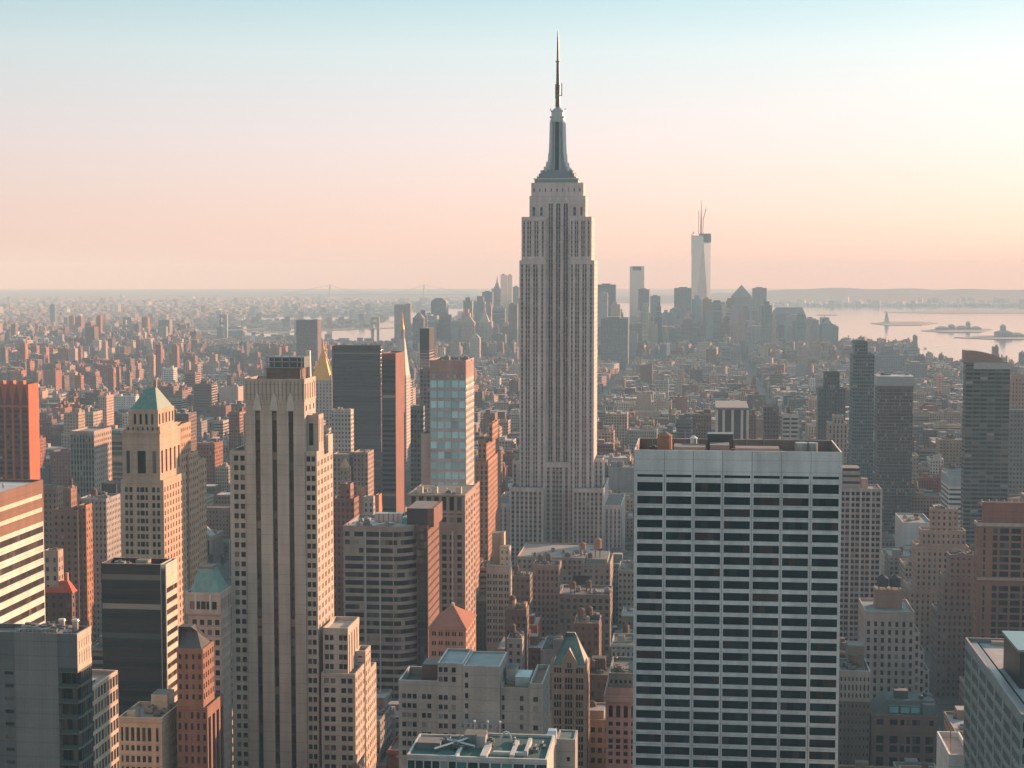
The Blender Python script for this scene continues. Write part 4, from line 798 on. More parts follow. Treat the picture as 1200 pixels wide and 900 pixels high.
# ------------------------------------------------------------------ building with slanted fins, near bottom corner
def finned():
    Yn = 390.0; xn, z1 = at(1197, 837, Yn); X0 = xn; yf = far_y(X0, Yn, z1, 1131); h = Hero('broad_roofed_office_block', 'dim office block with a broad flat roof and a dark plant room on top', Yn, 'building', anchor='the broad-roofed office block')
    D = yf - Yn; C = (.21, .24, .245); x1 = X0 + 48
    us = [(a * D / 7, b * D / 7) for k in range(7) for a, b in [(k + .1 + j * .205, k + .28 + j * .205) for j in range(4)]]; vs = rows(3, z1 - 2.2, 3.9, .58)
    h.tint = [(.02, .03, .032), (.035, .045, .047), (.055, .065, .065), (.1, .11, .11), (.2, .2, .19)]
    h.tier(X0, x1, Yn, yf, 0, z1, C, (2.8, 3.9, .7, .6), L=(us, vs, .5), ph=1.4, roof=(.27, .27, .275), rim=(.3, .26, .25))
    m = MB()
    for i in range(8): m.box(X0 + 3.2, X0 + 3.5, Yn + 2, yf - 2, z1 - 1.3, z1 - 1.0, (.12, .12, .12))
    m.box(X0 + .6, X0 + 3.0, Yn + 1, yf - 1, z1 - 1.38, z1 - .9, (.22, .21, .21)); h.part('window_washing_track', m, M_METAL)
    h.house(X0 + 7, x1 - 8, yf - 3.5, yf - 1, z1 - 1.4, z1 - .3, (.5, .33, .27)); xh = at(1190, 760, Yn + 36)[0]  # low pinkish box, its colour stands in for warm sunlight on the roof
    m = MB(); m.box(xh, xh + 22, Yn + 30, Yn + 52, z1 - 1.4, z1 + 8.2, (.05, .06, .065), top=(.2, .3, .31)); m.box(xh - .6, xh + 22, Yn + 29.4, Yn + 52, z1 + 8.2, z1 + 8.8, (.2, .3, .31)); h.part('plant_room', m, M_METAL); h.finish(900)
    k = Hero('white_rooftop', 'corner of a low white roof with a thin pole beside the broad-roofed office block', 470, 'building'); a = geo(470, 1112, 1140, 884, d=24); k.tier(*a[:4], 0, a[4], (.6, .58, .56), roof=(.42, .28, .24), ph=1.6, rim=(.66, .64, .6)); m = MB(); q = at(1115, 880, 478); m.bar((q[0], 480, a[4] - 2), (q[0], 480, a[4] + 4.6), .12, (.4, .25, .2)); k.part('pole', m, M_METAL); k.finish(900)
finned()

# ------------------------------------------------------------------ brown tower with glazed strips, far side of the avenue
def brown_tower():
    Y0 = 905.0; C = (.25, .13, .095); x0, z1 = at(1146, 613, Y0); x1 = at(1236, 613, Y0)[0]; h = Hero('brown_strip_tower', 'brown granite tower with dark glazed strips and a set-back crown', Y0, 'skyscraper', anchor='the brown granite tower'); fz = lambda p: at(1175, p, Y0)[1]; W = x1 - x0; y1 = far_y(x0, Y0, z1, 1142.5)
    u = lambda p: at(p, 660, Y0)[0] - x0; vs = rows(8, fz(618), 4.0, .72)
    h.tint = [(.02, .032, .034), (.03, .045, .048), (.04, .055, .057), (.06, .08, .085), (.1, .12, .12)]
    h.tier(x0, x1, Y0, y1, 0, z1, C, (4, 4, .4, .6), F=([(u(a), u(b)) for a, b in ((1152, 1154.5), (1163, 1168.5), (1171, 1182), (1184.5, 1196), (1199, 1206), (1210, 1221))], [v for v in vs if not (fz(680) < v[1] and v[0] < fz(676))], .35))
    h.tier(x0 - .5, x1 + .5, Y0 - .5, y1 + .3, z1 - 1.6, z1 + .2, (.42, .34, .3)); m = MB(); m.box(x0 - .2, x1 + .2, Y0 - .25, Y0 + .1, fz(680), fz(677), (.36, .28, .24)); h.part('string_course', m, M_TRIM)
    q0 = at(1152, 600, Y0 + 4)[0]; h.tier(q0, x1 - 4, Y0 + 4, y1 - 2, z1 - 1, fz(590), (.27, .12, .09), ph=2.4, rim=(.5, .38, .32))
    m = MB(); zc = fz(590)
    for i in range(9): x = q0 + i * 4; m.bar((x, Y0 + 8, zc - 2.4), (x, Y0 + 8, zc + 1.2), .2, (.6, .5, .45))
    h.part('roof_frame', m, M_METAL); h.finish(755)
brown_tower()

# ------------------------------------------------------------------ row of stone buildings by the avenue, lower corner
def avenue_blocks():
    Y0 = 850.0; C = (.38, .3, .27); h = Hero('pale_setback_block', 'pale stone block with stepped shoulder and twin dark water tanks on top', Y0, 'building', anchor='the block with twin dark tanks')
    x0, x1, y0, y1, z1 = geo(Y0, 1014, 1072, 716, d=34); fz = lambda p: at(1050, p, Y0)[1]; W = x1 - x0; U = cols(W, 7, .42); V = rows(6, fz(727), 4.3, .6)
    h.tier(x0, x1, y0, y1, 0, z1, C, (3.6, 4.2, .4, .55), F=(U, V, .35), L=(cols(34, 6, .4), V, .3), roof=(.16, .2, .2))
    for i, (a, t) in enumerate(((1077.5, 741), (1083.5, 762), (1089.5, 785))):
        xx = at(a, 760, Y0)[0]; prev = h.box[-1][1]; h.tier(prev + .02, xx, y0, y1 - 4 * i - 4, 0, fz(t), C, None, F=(cols(xx - prev, 1, .5), rows(6, fz(t) - 1, 4.3, .6), .35))
    a, b = at(1027, 690, Y0 + 10)[0], at(1058, 690, Y0 + 10)[0]; h.house(a, b, Y0 + 12, Y0 + 24, z1 - 1, fz(697), (.26, .16, .13)); 
    for q in (1034, 1049): h.tank(at(q, 690, Y0 + 16)[0], Y0 + 16, fz(697), 3.0, 4.4, 1.4, (.04, .045, .05))
    h.finish(812)
    Y1 = 790.0; k = Hero('teal_skylight_block', 'dark mansard block with three teal skylights above tall arched bays', Y1, 'building', anchor='the block with teal skylights'); f = lambda p: at(1060, p, Y1)[1]; x0, x1 = at(1021, 846, Y1)[0], at(1099, 846, Y1)[0]; zt = f(838); W = x1 - x0
    k.tier(x0, x1, Y1, Y1 + 26, 0, zt, (.19, .125, .105), None, F=([(a * W, b * W) for a, b in ((.08, .19), (.28, .4), (.44, .5), (.53, .59), (.62, .74), (.82, .94))], [(f(v + h_), f(v)) for v, h_ in ((843.5, 7), (863, 9), (874, 8), (888, 12))], .5), roof=(.06, .1, .1))
    m = MB(); m.pyramid(x0 + .3, x1 - .2, Y1 + .8, Y1 + 24, zt - .6, f(824), (.05, .07, .072), x0 + 8, x1 - .8, Y1 + 5, Y1 + 22); k.part('mansard_roof', m, M_COPPER)
    for a, b in ((1043, 1053), (1056, 1066), (1068, 1078)):
        xa, xb = at(a, 832, Y1)[0], at(b, 832, Y1)[0]; m = MB(); m.box(xa - .3, xb + .3, Y1 + 1.0, Y1 + 7, zt, f(828.5), (.06, .09, .09)); m2 = MB(); m2.quad((xa, Y1 + .95, f(836)), (xb, Y1 + .95, f(836)), (xb, Y1 + .95, f(829.5)), (xa, Y1 + .95, f(829.5)), (.16, .42, .45)); k.part('skylight', m, M_TRIM, [('pane', m2, M_GLASS)])
    xa, xb = at(1082, 832, Y1)[0], at(1097, 832, Y1)[0]; k.house(xa, xb, Y1 + 1.2, Y1 + 12, zt - 1, f(826), (.13, .17, .17)); k.house(at(1048, 820, Y1 + 9)[0], at(1064, 820, Y1 + 9)[0], Y1 + 9, Y1 + 14, f(826), f(815), (.06, .08, .08)); k.clutter(at(1075, 820, Y1)[0], x1 - 1, Y1 + 8, Y1 + 20, f(825), 3, 3, (.1, .13, .13)); k.finish(892)
    Y2 = 785.0; j = Hero('loggia_block', 'dim stone block with a pale columned loggia across its top storeys', Y2, 'building'); f = lambda p: at(1000, p, Y2)[1]; x0, x1 = at(984, 788, Y2)[0], at(1020, 788, Y2)[0]; W = x1 - x0
    j.tier(x0, x1, Y2, Y2 + 26, f(822), f(786), (.33, .29, .27), None, F=(cols(W, 8, .42), [(f(798.5), f(793.5)), (f(809.5), f(802.5)), (f(818), f(812.5))], .5), roof=(.1, .1, .1)); j.tier(x0, x1 + .02, Y2 + .2, Y2 + 26.1, 0, f(822) + .2, (.14, .115, .105), None, F=(cols(W, 8, .4), rows(4, f(823), 4, .45), .4), noroof=True)
    j.tank(x0 + 8, Y2 + 12, f(786) - 1, 2.4); j.clutter(x0, x1, Y2 + 4, Y2 + 24, f(786) - 1.1, 6, 61); j.house(x0 + 5, x0 + 13, Y2 + 14, Y2 + 24, f(786) - 1.1, f(764), (.2, .15, .13)); j.finish(892)
avenue_blocks()

# ------------------------------------------------------------------ the library-like hall and roofs in front of the spired skyscraper
def low_hall():
    Y0 = 1340.0; C = (.4, .29, .23); h = Hero('columned_hall', 'low classical stone hall with a pediment and tall columned front', Y0, 'building', anchor='the classical columned hall'); x0, z1 = at(217, 628, Y0); x1 = at(248, 628, Y0)[0]; y1 = far_y(x1, Y0, z1, 262); W = x1 - x0
    h.tier(x0, x1, Y0, y1, 0, z1, C, None, F=(cols(W, 5, .45, 1, 1), [(at(235, 651, Y0)[1], at(235, 633, Y0)[1])], .9), R=(cols(y1 - Y0, 8, .5), [(at(235, 650, Y0)[1], at(235, 633, Y0)[1])], .6), roof=(.3, .28, .27))
    m = MB(); q = at(232, 615, Y0)[1]; xm = (x0 + x1) / 2; m.quad((x0 + 1, Y0 - .5, z1), (x1 - 1, Y0 - .5, z1), (xm, Y0 - .5, q), (xm, Y0 - .5, q), C); m.quad((x0 + 1, Y0 - .5, z1), (xm, Y0 - .5, q), (xm, Y0 + 14, q), (x0 + 1, Y0 + 14, z1), (.35, .3, .27)); m.quad((xm, Y0 - .5, q), (x1 - 1, Y0 - .5, z1), (x1 - 1, Y0 + 14, z1), (xm, Y0 + 14, q), (.35, .3, .27)); h.part('pediment', m, M_TRIM); h.clutter(x0 + 2, x1 - 1, Y0 + 16, y1 - 2, z1 - 1, 5, 14, (.4, .38, .36)); h.finish(690)
    k = Hero('flat_brick_block', 'wide brick block with a bright flat rim behind the columned hall', 1450, 'building'); a = geo(1450, 205, 268, 594, 275); k.tier(*a[:4], 0, a[4], (.28, .15, .11), (3.2, 3.9, .42, .5), rim=(.5, .38, .3)); k.finish(625)
    Y1 = 1135.0; j = Hero('long_flat_roof_block', 'wide low block with a long pale roof edge at the foot of the spired skyscraper', Y1, 'building'); a = geo(Y1, 606, 694, 652, d=62); j.tier(*a[:4], 0, a[4], (.32, .25, .21), (3.6, 4, .45, .55), roof=(.25, .25, .25), rim=(.4, .38, .36)); q = at(617, 644, Y1 + 40); j.house(q[0], q[0] + 50, Y1 + 35, Y1 + 60, a[4] - 1, q[1], (.38, .37, .36), top=(.4, .42, .42)); x = at(701, 650, Y1)[0]; j.tank(at(702, 650, Y1 + 8)[0] - 12, Y1 + 12, a[4] - 1, 2.4, 4, 5, (.34, .16, .1)); j.clutter(a[0], a[1], a[2] + 2, a[2] + 34, a[4] - 1, 10, 90, (.4, .3, .27)); j.finish(690)
    Y2 = 960.0; C = (.42, .35, .29); i = Hero('crowned_loft_block', 'pale slender loft block with twin rooftop houses before the skyscraper base', Y2, 'building', anchor='the pale loft block'); a = geo(Y2, 570, 597, 662, 600); W = a[1] - a[0]; i.tier(*a[:4], 0, a[4], C, None, F=(pairs(W, 4, .7, .1), rows(20, a[4] - 5, 3.9, .62), .35), R=(cols(a[3] - a[2], 5, .35), rows(20, a[4] - 5, 3.9, .55), .3), roof=(.3, .28, .26)); b = at(586, 640, Y2 + 6); i.house(b[0], a[1] - .4, Y2 + 4, a[3] - 2, a[4] - 1, b[1], CREAM, sty=(3, 4, .3, .4)); b2 = at(577, 624, Y2 + 14); i.house(b2[0], b2[0] + 6, Y2 + 12, Y2 + 20, a[4] - 1, b2[1], (.36, .28, .23)); i.house(b2[0] + 6.1, b2[0] + 7.6, Y2 + 11, Y2 + 19, a[4] - 1, b2[1] + .5, CREAM, name='chimney'); i.finish(712)
    Y3 = 1010.0; C = (.27, .2, .17)
    for nm, lab, Y, xl, xr, yt, xs, c, sty in (('billboard_block', 'dark block carrying a black billboard screen on its roof', 1000, 655, 702, 697, 706, (.2, .16, .14), (3.4, 3.9, .45, .55)), ('grid_window_block', 'brick block with a regular grid of windows below the long flat roof', 1060, 624, 655, 662, 658, (.3, .21, .17), (3.0, 4.2, .5, .6)), ('teal_roof_block', 'stone block with a teal stepped roof under a conical tank', 1080, 683, 715, 660, 719, (.28, .24, .21), (3.4, 4, .45, .55)), ('dark_loft', 'dark brick loft tucked beside the pale loft block', 1000, 598, 621, 675, 624, (.15, .12, .11), (3.2, 4, .5, .55)), ('chimney_block', 'small shadowed block with two tall sunlit chimney slabs', 830, 592, 617, 714, 620, (.16, .1, .085), (3.2, 3.8, .4, .5)), ('white_trim_block', 'grey block with white edged parapet near the chimneys', 800, 594, 612, 748, 615, (.3, .28, .26), (3.2, 3.8, .4, .5)), ('long_dark_loft', 'long dark loft block in the middle with a crowd of roof tanks', 880, 655, 715, 696, 718, (.19, .14, .12), (3.4, 3.8, .5, .55)), ('brown_shadow_block', 'brown brick block deep in shade above the gothic roof', 760, 672, 702, 730, 705, (.14, .085, .07), (3.2, 3.8, .42, .5))):
        o = Hero(nm, lab, Y); a = geo(Y, xl, xr, yt, xs); y1 = min(a[3], Y + 40); o.tier(a[0], a[1], Y, y1, 0, a[4], c, sty, roof=(.15, .15, .15)); n = 2 if nm == 'long_dark_loft' else 1
        if nm == 'billboard_block':
            m = MB(); b = at(671, 676, Y + 3); b3 = at(691, 676, Y + 3)[0]; m.box(b[0], b3, Y + 3, Y + 4.5, a[4] + .4, b[1] + 1, (.03, .04, .04), bottom=True); 
            for x in np.linspace(b[0] + 1, b3 - 1, 4): m.bar((x, Y + 4, a[4] - 1.1), (x, Y + 4, a[4] + 1), .2, (.1, .1, .1)); m.bar((x, Y + 8, a[4] - 1.1), (x, Y + 4.4, b[1] - 1), .15, (.1, .1, .1))
            o.part('billboard', m, M_METAL); o.house(at(656, 690, Y)[0], at(664, 690, Y)[0], Y + 2, Y + 9, a[4] - 1, at(660, 688, Y)[1], (.6, .58, .55))
        if nm == 'teal_roof_block': o.house(a[0] + 2, a[1] - 2, Y + 3, y1 - 3, a[4] - 1, a[4] + 2.4, (.14, .22, .21), mat=M_COPPER); o.tank((a[0] + a[1]) / 2, Y + 12, a[4] + 2.4, 2.6, 6, 6, (.38, .2, .13))
        if nm == 'chimney_block':
            for p_, t_ in ((600, 715), (613, 718), (607, 738)): b = at(p_, t_, Y + 6); o.house(b[0], b[0] + 1.6, Y + 5, Y + 12, a[4] - 1, b[1] + 5, (.42, .26, .17), name='chimney')
        for q in range(n + (nm in ('grid_window_block', 'brown_shadow_block'))): o.tank(a[0] + (a[1] - a[0]) * (.25 + .3 * q), Y + 8 + 4 * q, a[4] - 1.1)
        o.clutter(a[0], a[1], Y + 2, y1, a[4] - 1.1, 6, Y + xl, (.3, .27, .25)); o.finish(yt + 40)
low_hall()
# ------------------------------------------------------------------ the other towers: one row each
# name, label, Y, tiers of (px left, px right, py top, px of the far side corner or None), colour, window style, lowest row seen, anchor, category
TOWERS = [
 ('orange_brick_tower', 'bright orange brick tower with a ribbed flared crown', 1240, [(-14, 33, 450, 45)], (.47, .115, .05), None, 560, 'the orange ribbed tower', 'skyscraper'),
 ('green_striped_tower', 'tower with green glass stripes on one side and pink brick on the other', 1080, [(82, 110, 505, 130.5)], (.36, .28, .24), None, 585, 'the green striped tower', 'skyscraper'),
 ('teal_glass_block', 'small teal glass block half hidden by the buff tower', 1130, [(128, 144, 505, 147)], (.1, .24, .25), (30, 3.8, .98, .6), 560, None, 'building'),
 ('dark_rooftop_block', 'dark low block with a sunlit flue behind the corner hotel', 975, [(119, 136, 567, 141)], (.06, .06, .065), None, 590, None, 'building'),
 ('grey_hotel', 'grey and white hotel block with a decorated top and pale sunlit flank', 930, [(92, 124.5, 584, 141)], (.3, .28, .27), (2.6, 3.7, .4, .5), 670, 'the grey hotel', 'building'),
 ('brown_hotel', 'brown brick hotel with a glowing orange penthouse', 900, [(62, 91, 597, 97), (74, 83, 572, 90)], (.25, .13, .095), (3.4, 3.8, .36, .5), 690, 'the brown brick hotel', 'building'),
 ('orange_edge_block', 'slender brick block whose upper flank glows orange', 904, [(91.6, 100.5, 592, 108)], (.32, .15, .09), (3, 3.8, .35, .5), 680, None, 'building'),
 ('shadow_brick_block', 'shadowed brick block with two sunlit roof houses', 990, [(46, 66, 571, 75)], (.26, .16, .12), (3, 3.8, .36, .5), 640, None, 'building'),
 ('cream_stepped_block', 'small cream stepped block beside the striped slab', 640, [(51, 68, 645, 74)], (.36, .27, .22), (3, 3.8, .36, .5), 680, None, 'building'),
 ('gilded_pyramid_tower', 'grey stone tower with a gleaming gold pyramid spire', 1900, [(362, 389, 445, 396)], (.42, .37, .33), (4, 4, .4, .6), 480, 'the gold pyramid tower', 'skyscraper'),
 ('white_shoulder_tower', 'pale grid-windowed tower below the gold pyramid', 1480, [(388, 411, 480, 414.5)], (.42, .38, .35), (3.4, 4, .5, .55), 535, None, 'skyscraper'),
 ('dark_wide_slab', 'wide dark brown glass slab in the middle distance', 1700, [(389, 446, 405, 449)], (.062, .045, .045), (60, 4, .97, .35), 590, 'the wide dark slab', 'skyscraper'),
 ('red_edged_tower', 'thin dark tower with a bright red brick sunlit edge', 1250, [(447, 463.5, 414, 474)], (.22, .1, .08), None, 590, 'the red-edged tower', 'skyscraper'),
 ('gold_tipped_clock_tower', 'white campanile tower with a steep spire and gold lantern', 1985, [(463, 476, 440, 481)], (.46, .4, .36), (4, 4.2, .35, .5), 590, 'the gold-tipped campanile', 'skyscraper'),
 ('unfinished_slim_tower', 'slim tower with banded lower floors and an open black top', 2060, [(492, 503, 385, 509)], (.2, .17, .16), (30, 3.9, .97, .55), 440, 'the slim black-topped tower', 'skyscraper'),
 ('stone_mid_tower', 'stone tower with a flat dark top below the slim black-topped tower', 1500, [(492, 504, 432, 507)], (.16, .15, .15), (3, 4, .5, .55), 500, None, 'skyscraper'),
 ('glassy_tall_block', 'blue-green glass block beside the blue-windowed tower', 1300, [(481, 496, 476, 498)], (.12, .19, .19), (2.6, 4, .7, .6), 580, None, 'skyscraper'),
 ('twin_wing_block', 'pale block with two wings and sunlit orange edge', 1330, [(390, 409, 532, 415), (414, 431, 530, 438)], (.33, .24, .2), (3.2, 4, .4, .6), 570, None, 'building'),
 ('ornate_gable_block', 'small ornate block with a glowing gabled penthouse', 1180, [(398, 407, 548, 411)], (.34, .22, .16), (3, 4, .35, .5), 575, None, 'building'),
 ('red_brick_stepped_block', 'red brick stepped block beside the grooved tower flank', 980, [(389, 415, 584, 420.5), (398, 410.5, 567, 414.5)], (.24, .12, .1), (3, 3.9, .42, .55), 720, 'the red brick stepped block', 'building'),
 ('curved_orange_slab', 'rounded brick slab glowing orange among the shadowed blocks', 1090, [(419, 424, 572, 429)], (.38, .17, .1), None, 605, None, 'building'),
 ('white_edge_slab', 'grey slab with a single white sunlit edge', 1060, [(426, 437.5, 582, 439.5)], (.36, .34, .32), (3, 3.9, .4, .5), 610, None, 'building'),
 ('orange_chimney_slab', 'narrow orange brick slab before the red-edged tower', 1070, [(440, 444, 580, 447.5)], (.4, .19, .12), None, 610, None, 'building'),
 ('jagged_brick_tower', 'jagged stepped brick tower with glowing ridges near the spired skyscraper', 1150, [(557, 572, 540, 591), (560, 570, 515, 586), (573, 577, 497, 584)], (.33, .165, .105), (3, 3.9, .4, .6), 640, 'the jagged brick tower', 'building'),
 ('small_brick_block', 'square brick block right beneath the jagged brick tower', 1010, [(545, 553, 572, 562)], (.36, .2, .14), (3, 3.9, .4, .5), 620, None, 'building'),
 ('dark_panel_tower', 'dark tower with broad white vertical bands rising behind the white slab', 1400, [(840, 876, 479, 823)], (.075, .08, .085), (6.6, 150, .86, .99), 515, 'the dark white-banded tower', 'skyscraper'),
 ('ribbed_apartment_tower', 'tall ribbed apartment tower tucked against the white slab', 1000, [(985, 1033, 572, None)], (.37, .31, .29), (2.4, 3.5, .55, .55), 750, 'the ribbed apartment tower', 'skyscraper'),
 ('white_banded_block', 'white office block with thin dark window bands', 1420, [(1112, 1152, 558, 1103)], (.56, .56, .55), (60, 4.2, .98, .45), 650, 'the white banded office', 'building'),
 ('pale_low_roof', 'low pale flat-roofed hall between the towers', 1290, [(1058, 1092, 612, 1049)], (.5, .5, .49), None, 640, None, 'building'),
 ('rose_setback_block', 'rose stone setback block topped by a blank tower room', 1065, [(1066, 1141, 690, None), (1074, 1136, 640, None), (1080, 1132, 621, None), (1091, 1123, 596, None)], (.4, .275, .22), (3.3, 3.9, .38, .5), 760, 'the rose setback block', 'building'),
 ('shadow_setback_block', 'dark setback block with rows of small windows', 950, [(1098, 1146, 716, None), (1106, 1146, 676, None), (1113, 1146, 650, None)], (.2, .165, .155), (3, 3.8, .42, .5), 790, 'the dark setback block', 'building'),
 ('blue_grey_tower', 'tall blue-grey glass tower with a notched top', 1640, [(1000, 1025, 415, 996), (1002, 1017, 400, 999)], (.13, .16, .17), (2.2, 3.6, .7, .55), 560, 'the notched blue-grey tower', 'skyscraper'),
 ('mottled_glass_block', 'mottled pink and teal mirror glass block', 1520, [(1029, 1070, 452, None)], (.17, .15, .14), (1.4, 3.2, .78, .72), 625, 'the mottled mirror block', 'skyscraper'),
 ('curved_top_tower', 'broad glass tower with a low curved roofline', 1300, [(1132, 1184, 425, 1129)], (.15, .15, .145), (5.5, 3.4, .93, .55), 600, 'the curved-top tower', 'skyscraper'),
 ('black_stepped_tower', 'dark stepped tower with a pale framed panel', 1750, [(959, 991, 455, None), (966, 984, 436, None)], (.1, .1, .105), (3, 4, .4, .5), 515, 'the dark stepped tower', 'skyscraper'),
 ('grey_ornate_block', 'grey stone block with an ornate crown and white roof boxes', 1380, [(971, 993, 496, None), (977, 989, 487, None)], (.33, .28, .26), (3, 4, .4, .75), 570, None, 'building'),
 ('brown_far_slab', 'plain brown slab standing behind the white slab roof', 1500, [(895, 913, 476, None)], (.17, .13, .13), (3, 4, .5, .5), 515, None, 'building'),
 ('pale_balcony_block', 'pale block with stacked balconies behind the white slab roof', 1430, [(917, 936, 485, None)], (.42, .4, .38), (6, 3.8, .8, .5), 515, None, 'building'),
 ('edge_rose_block', 'rosy block peeping out behind the curved-top tower', 1700, [(1186, 1216, 440, None)], (.4, .24, .19), (3, 4, .4, .5), 480, None, 'building'),
 ('edge_grey_block', 'grey glass block below the rosy block at the picture edge', 1500, [(1184, 1216, 480, None)], (.2, .19, .19), (3, 4, .5, .5), 560, None, 'building'),
 ('twin_slab_tower', 'dark brick slab tower alone by the river', 3700, [(347, 372, 375, None)], (.15, .1, .09), (3, 3.4, .5, .5), 410, 'the lone riverside slab', 'skyscraper'),
 ('river_pair_tower', 'grey tower pair with a pale sunlit flank by the river', 4900, [(462, 474, 357, None), (475, 481, 356, None)], (.34, .28, .26), (4, 4, .5, .5), 400, None, 'skyscraper'),
]
DOWN = [  # the far downtown cluster: name, label, Y, px left, px right, py top, colour, roof shape, category
 ('domed_far_tower', 'far grey tower with a rounded top near the river', 5600, 505, 523, 350, DGREY, 'dome'), ('wide_far_block', 'far wide grey block before the domed tower', 5200, 487, 512, 370, GREY, 'flat'), ('pale_far_block', 'far pale block with a stepped top', 5100, 498, 541, 376, GREY, 'flat'),
 ('flat_far_tower', 'far flat-topped tower over the sunlit pyramid', 5700, 543, 558, 352, GREY, 'flat'), ('sunlit_pyramid_courthouse', 'far square tower with a sunlit face and pyramid top', 4700, 540, 556, 378, TAN, 'pyr'), ('columned_far_tower', 'far stone tower with a needle lantern', 4750, 558, 576, 377, LIME, 'spire'), ('broad_far_slab', 'far broad slab in front of the needle skyscraper', 5500, 556, 570, 360, GREY, 'flat'),
 ('grey_far_skyscraper', 'far blocky grey skyscraper beside the needle spire', 5900, 565, 577, 342, DGREY, 'flat'), ('needle_spire_skyscraper', 'far skyscraper drawn up to a needle spire', 6000, 576, 588, 338, GREY, 'spire'), ('wavy_pale_tower', 'far pale sunlit tower, taller of the twin shafts', 5300, 586.5, 593, 322, (.5, .48, .45), 'flat'), ('wavy_second_tower', 'far pale sunlit tower, slimmer twin shaft beside the spired skyscraper', 5320, 594.5, 600, 322.5, (.5, .48, .45), 'flat'), ('half_hidden_tower', 'far tower half hidden by the spired skyscraper', 5800, 601, 608, 336, GREY, 'flat'), ('orange_far_block', 'far small block glowing orange below the pale twin shafts', 4800, 577, 584, 381, PINK, 'flat'), ('shadow_far_block', 'far shadowed block under the pale twin shafts', 4600, 576, 592, 392, DGREY, 'flat'), ('small_pyramid_block', 'far small white tower with a pointed roof', 4300, 551, 562, 396, LIME, 'pyr'),
 ('dark_corner_tower', 'far dark tower just beyond the spired skyscraper', 5600, 700, 721, 333.5, DGREY, 'flat'), ('grey_inner_tower', 'far grey slab in front of the dark corner tower', 5300, 701, 712, 343, GREY, 'flat'), ('black_low_slab', 'far black low slab beside the spired skyscraper', 4200, 704, 736, 373, DGREY, 'flat'), ('mirror_box_tower', 'far mirror glass box with a dark unfinished top', 5700, 738, 755, 312, (.36, .4, .42), 'opentop'), ('mirror_low_tower', 'far brown glass slab against the mirror box', 5500, 748, 761, 339, (.2, .18, .18), 'flat'), ('green_glass_tower', 'far slim green glass tower', 5600, 762, 774, 347, (.2, .25, .25), 'flat'), ('square_grey_tower', 'far square grey tower beside the tapering glass skyscraper', 5900, 790, 812, 337.5, (.24, .23, .23), 'flat'),
 ('rounded_glass_tower', 'far dark glass tower with a rounded shoulder', 6000, 833.5, 846, 353, DGREY, 'dome'), ('pyramid_topped_tower', 'far broad tower with a small pyramid on stepped shoulders', 6100, 857, 881, 347, (.25, .22, .21), 'pyr'), ('flat_topped_tower', 'far broad flat-topped tower beside the pyramid-topped tower', 6000, 882, 898.5, 337.5, (.28, .24, .23), 'flat'), ('mansard_far_block', 'far massive dark block with chamfered shoulders', 5900, 904, 944, 368, (.16, .17, .18), 'chamfer'), ('brown_far_front', 'far brown gridded slab before the chamfered block', 5700, 922, 945, 370, (.26, .21, .2), 'flat'), ('tail_far_block', 'far low grey block trailing behind the chamfered block', 5800, 944, 957, 378, DGREY, 'flat'), ('crane_topped_tower', 'far grey tower with a crane on top by the bay', 6000, 961, 972, 372, GREY, 'crane'), ('orange_lantern_tower', 'far slim sunlit tower with a lantern top near the crane', 5500, 972, 980, 391, TAN, 'spire'),
 ('brown_downtown_slab', 'far brown slab in front of the tapering glass skyscraper', 5100, 812, 843, 384, (.2, .17, .17), 'flat'), ('teal_downtown_slab', 'far teal glass slab below the tapering glass skyscraper', 4800, 812, 831, 397, (.17, .2, .2), 'flat'), ('cream_downtown_block', 'far cream block below the pyramid-topped tower', 5000, 858, 872, 379, TAN, 'flat'), ('grey_downtown_block', 'far grey block below the flat-topped tower', 5050, 876, 898, 383, GREY, 'flat'), ('dusky_downtown_block', 'far dusky block between the mirror box and grey tower', 5000, 768, 798, 384, (.2, .15, .14), 'flat'), ('red_downtown_slab', 'far reddish slab under the mirror box', 4900, 738, 760, 380, (.25, .15, .13), 'flat'), ('wide_shore_warehouse', 'wide grey warehouse block by the bay shore', 3900, 1021, 1062, 416, (.17, .17, .17), 'step'), ('shore_mid_block', 'low dark shore block beside the wide warehouse', 3700, 1062, 1086, 426, (.18, .16, .15), 'flat'), ('shore_orange_tower', 'small glowing orange tower near the shore', 2900, 1100, 1106, 440, (.5, .3, .18), 'spire'),
 ('dark_plain_tower', 'distant dark slab above the avenue district across the river', 7500, 58, 64, 357, DGREY, 'flat'), ('river_housing_slab', 'grey riverside slab with a sunlit end', 6000, 264, 284, 383, GREY, 'flat')]
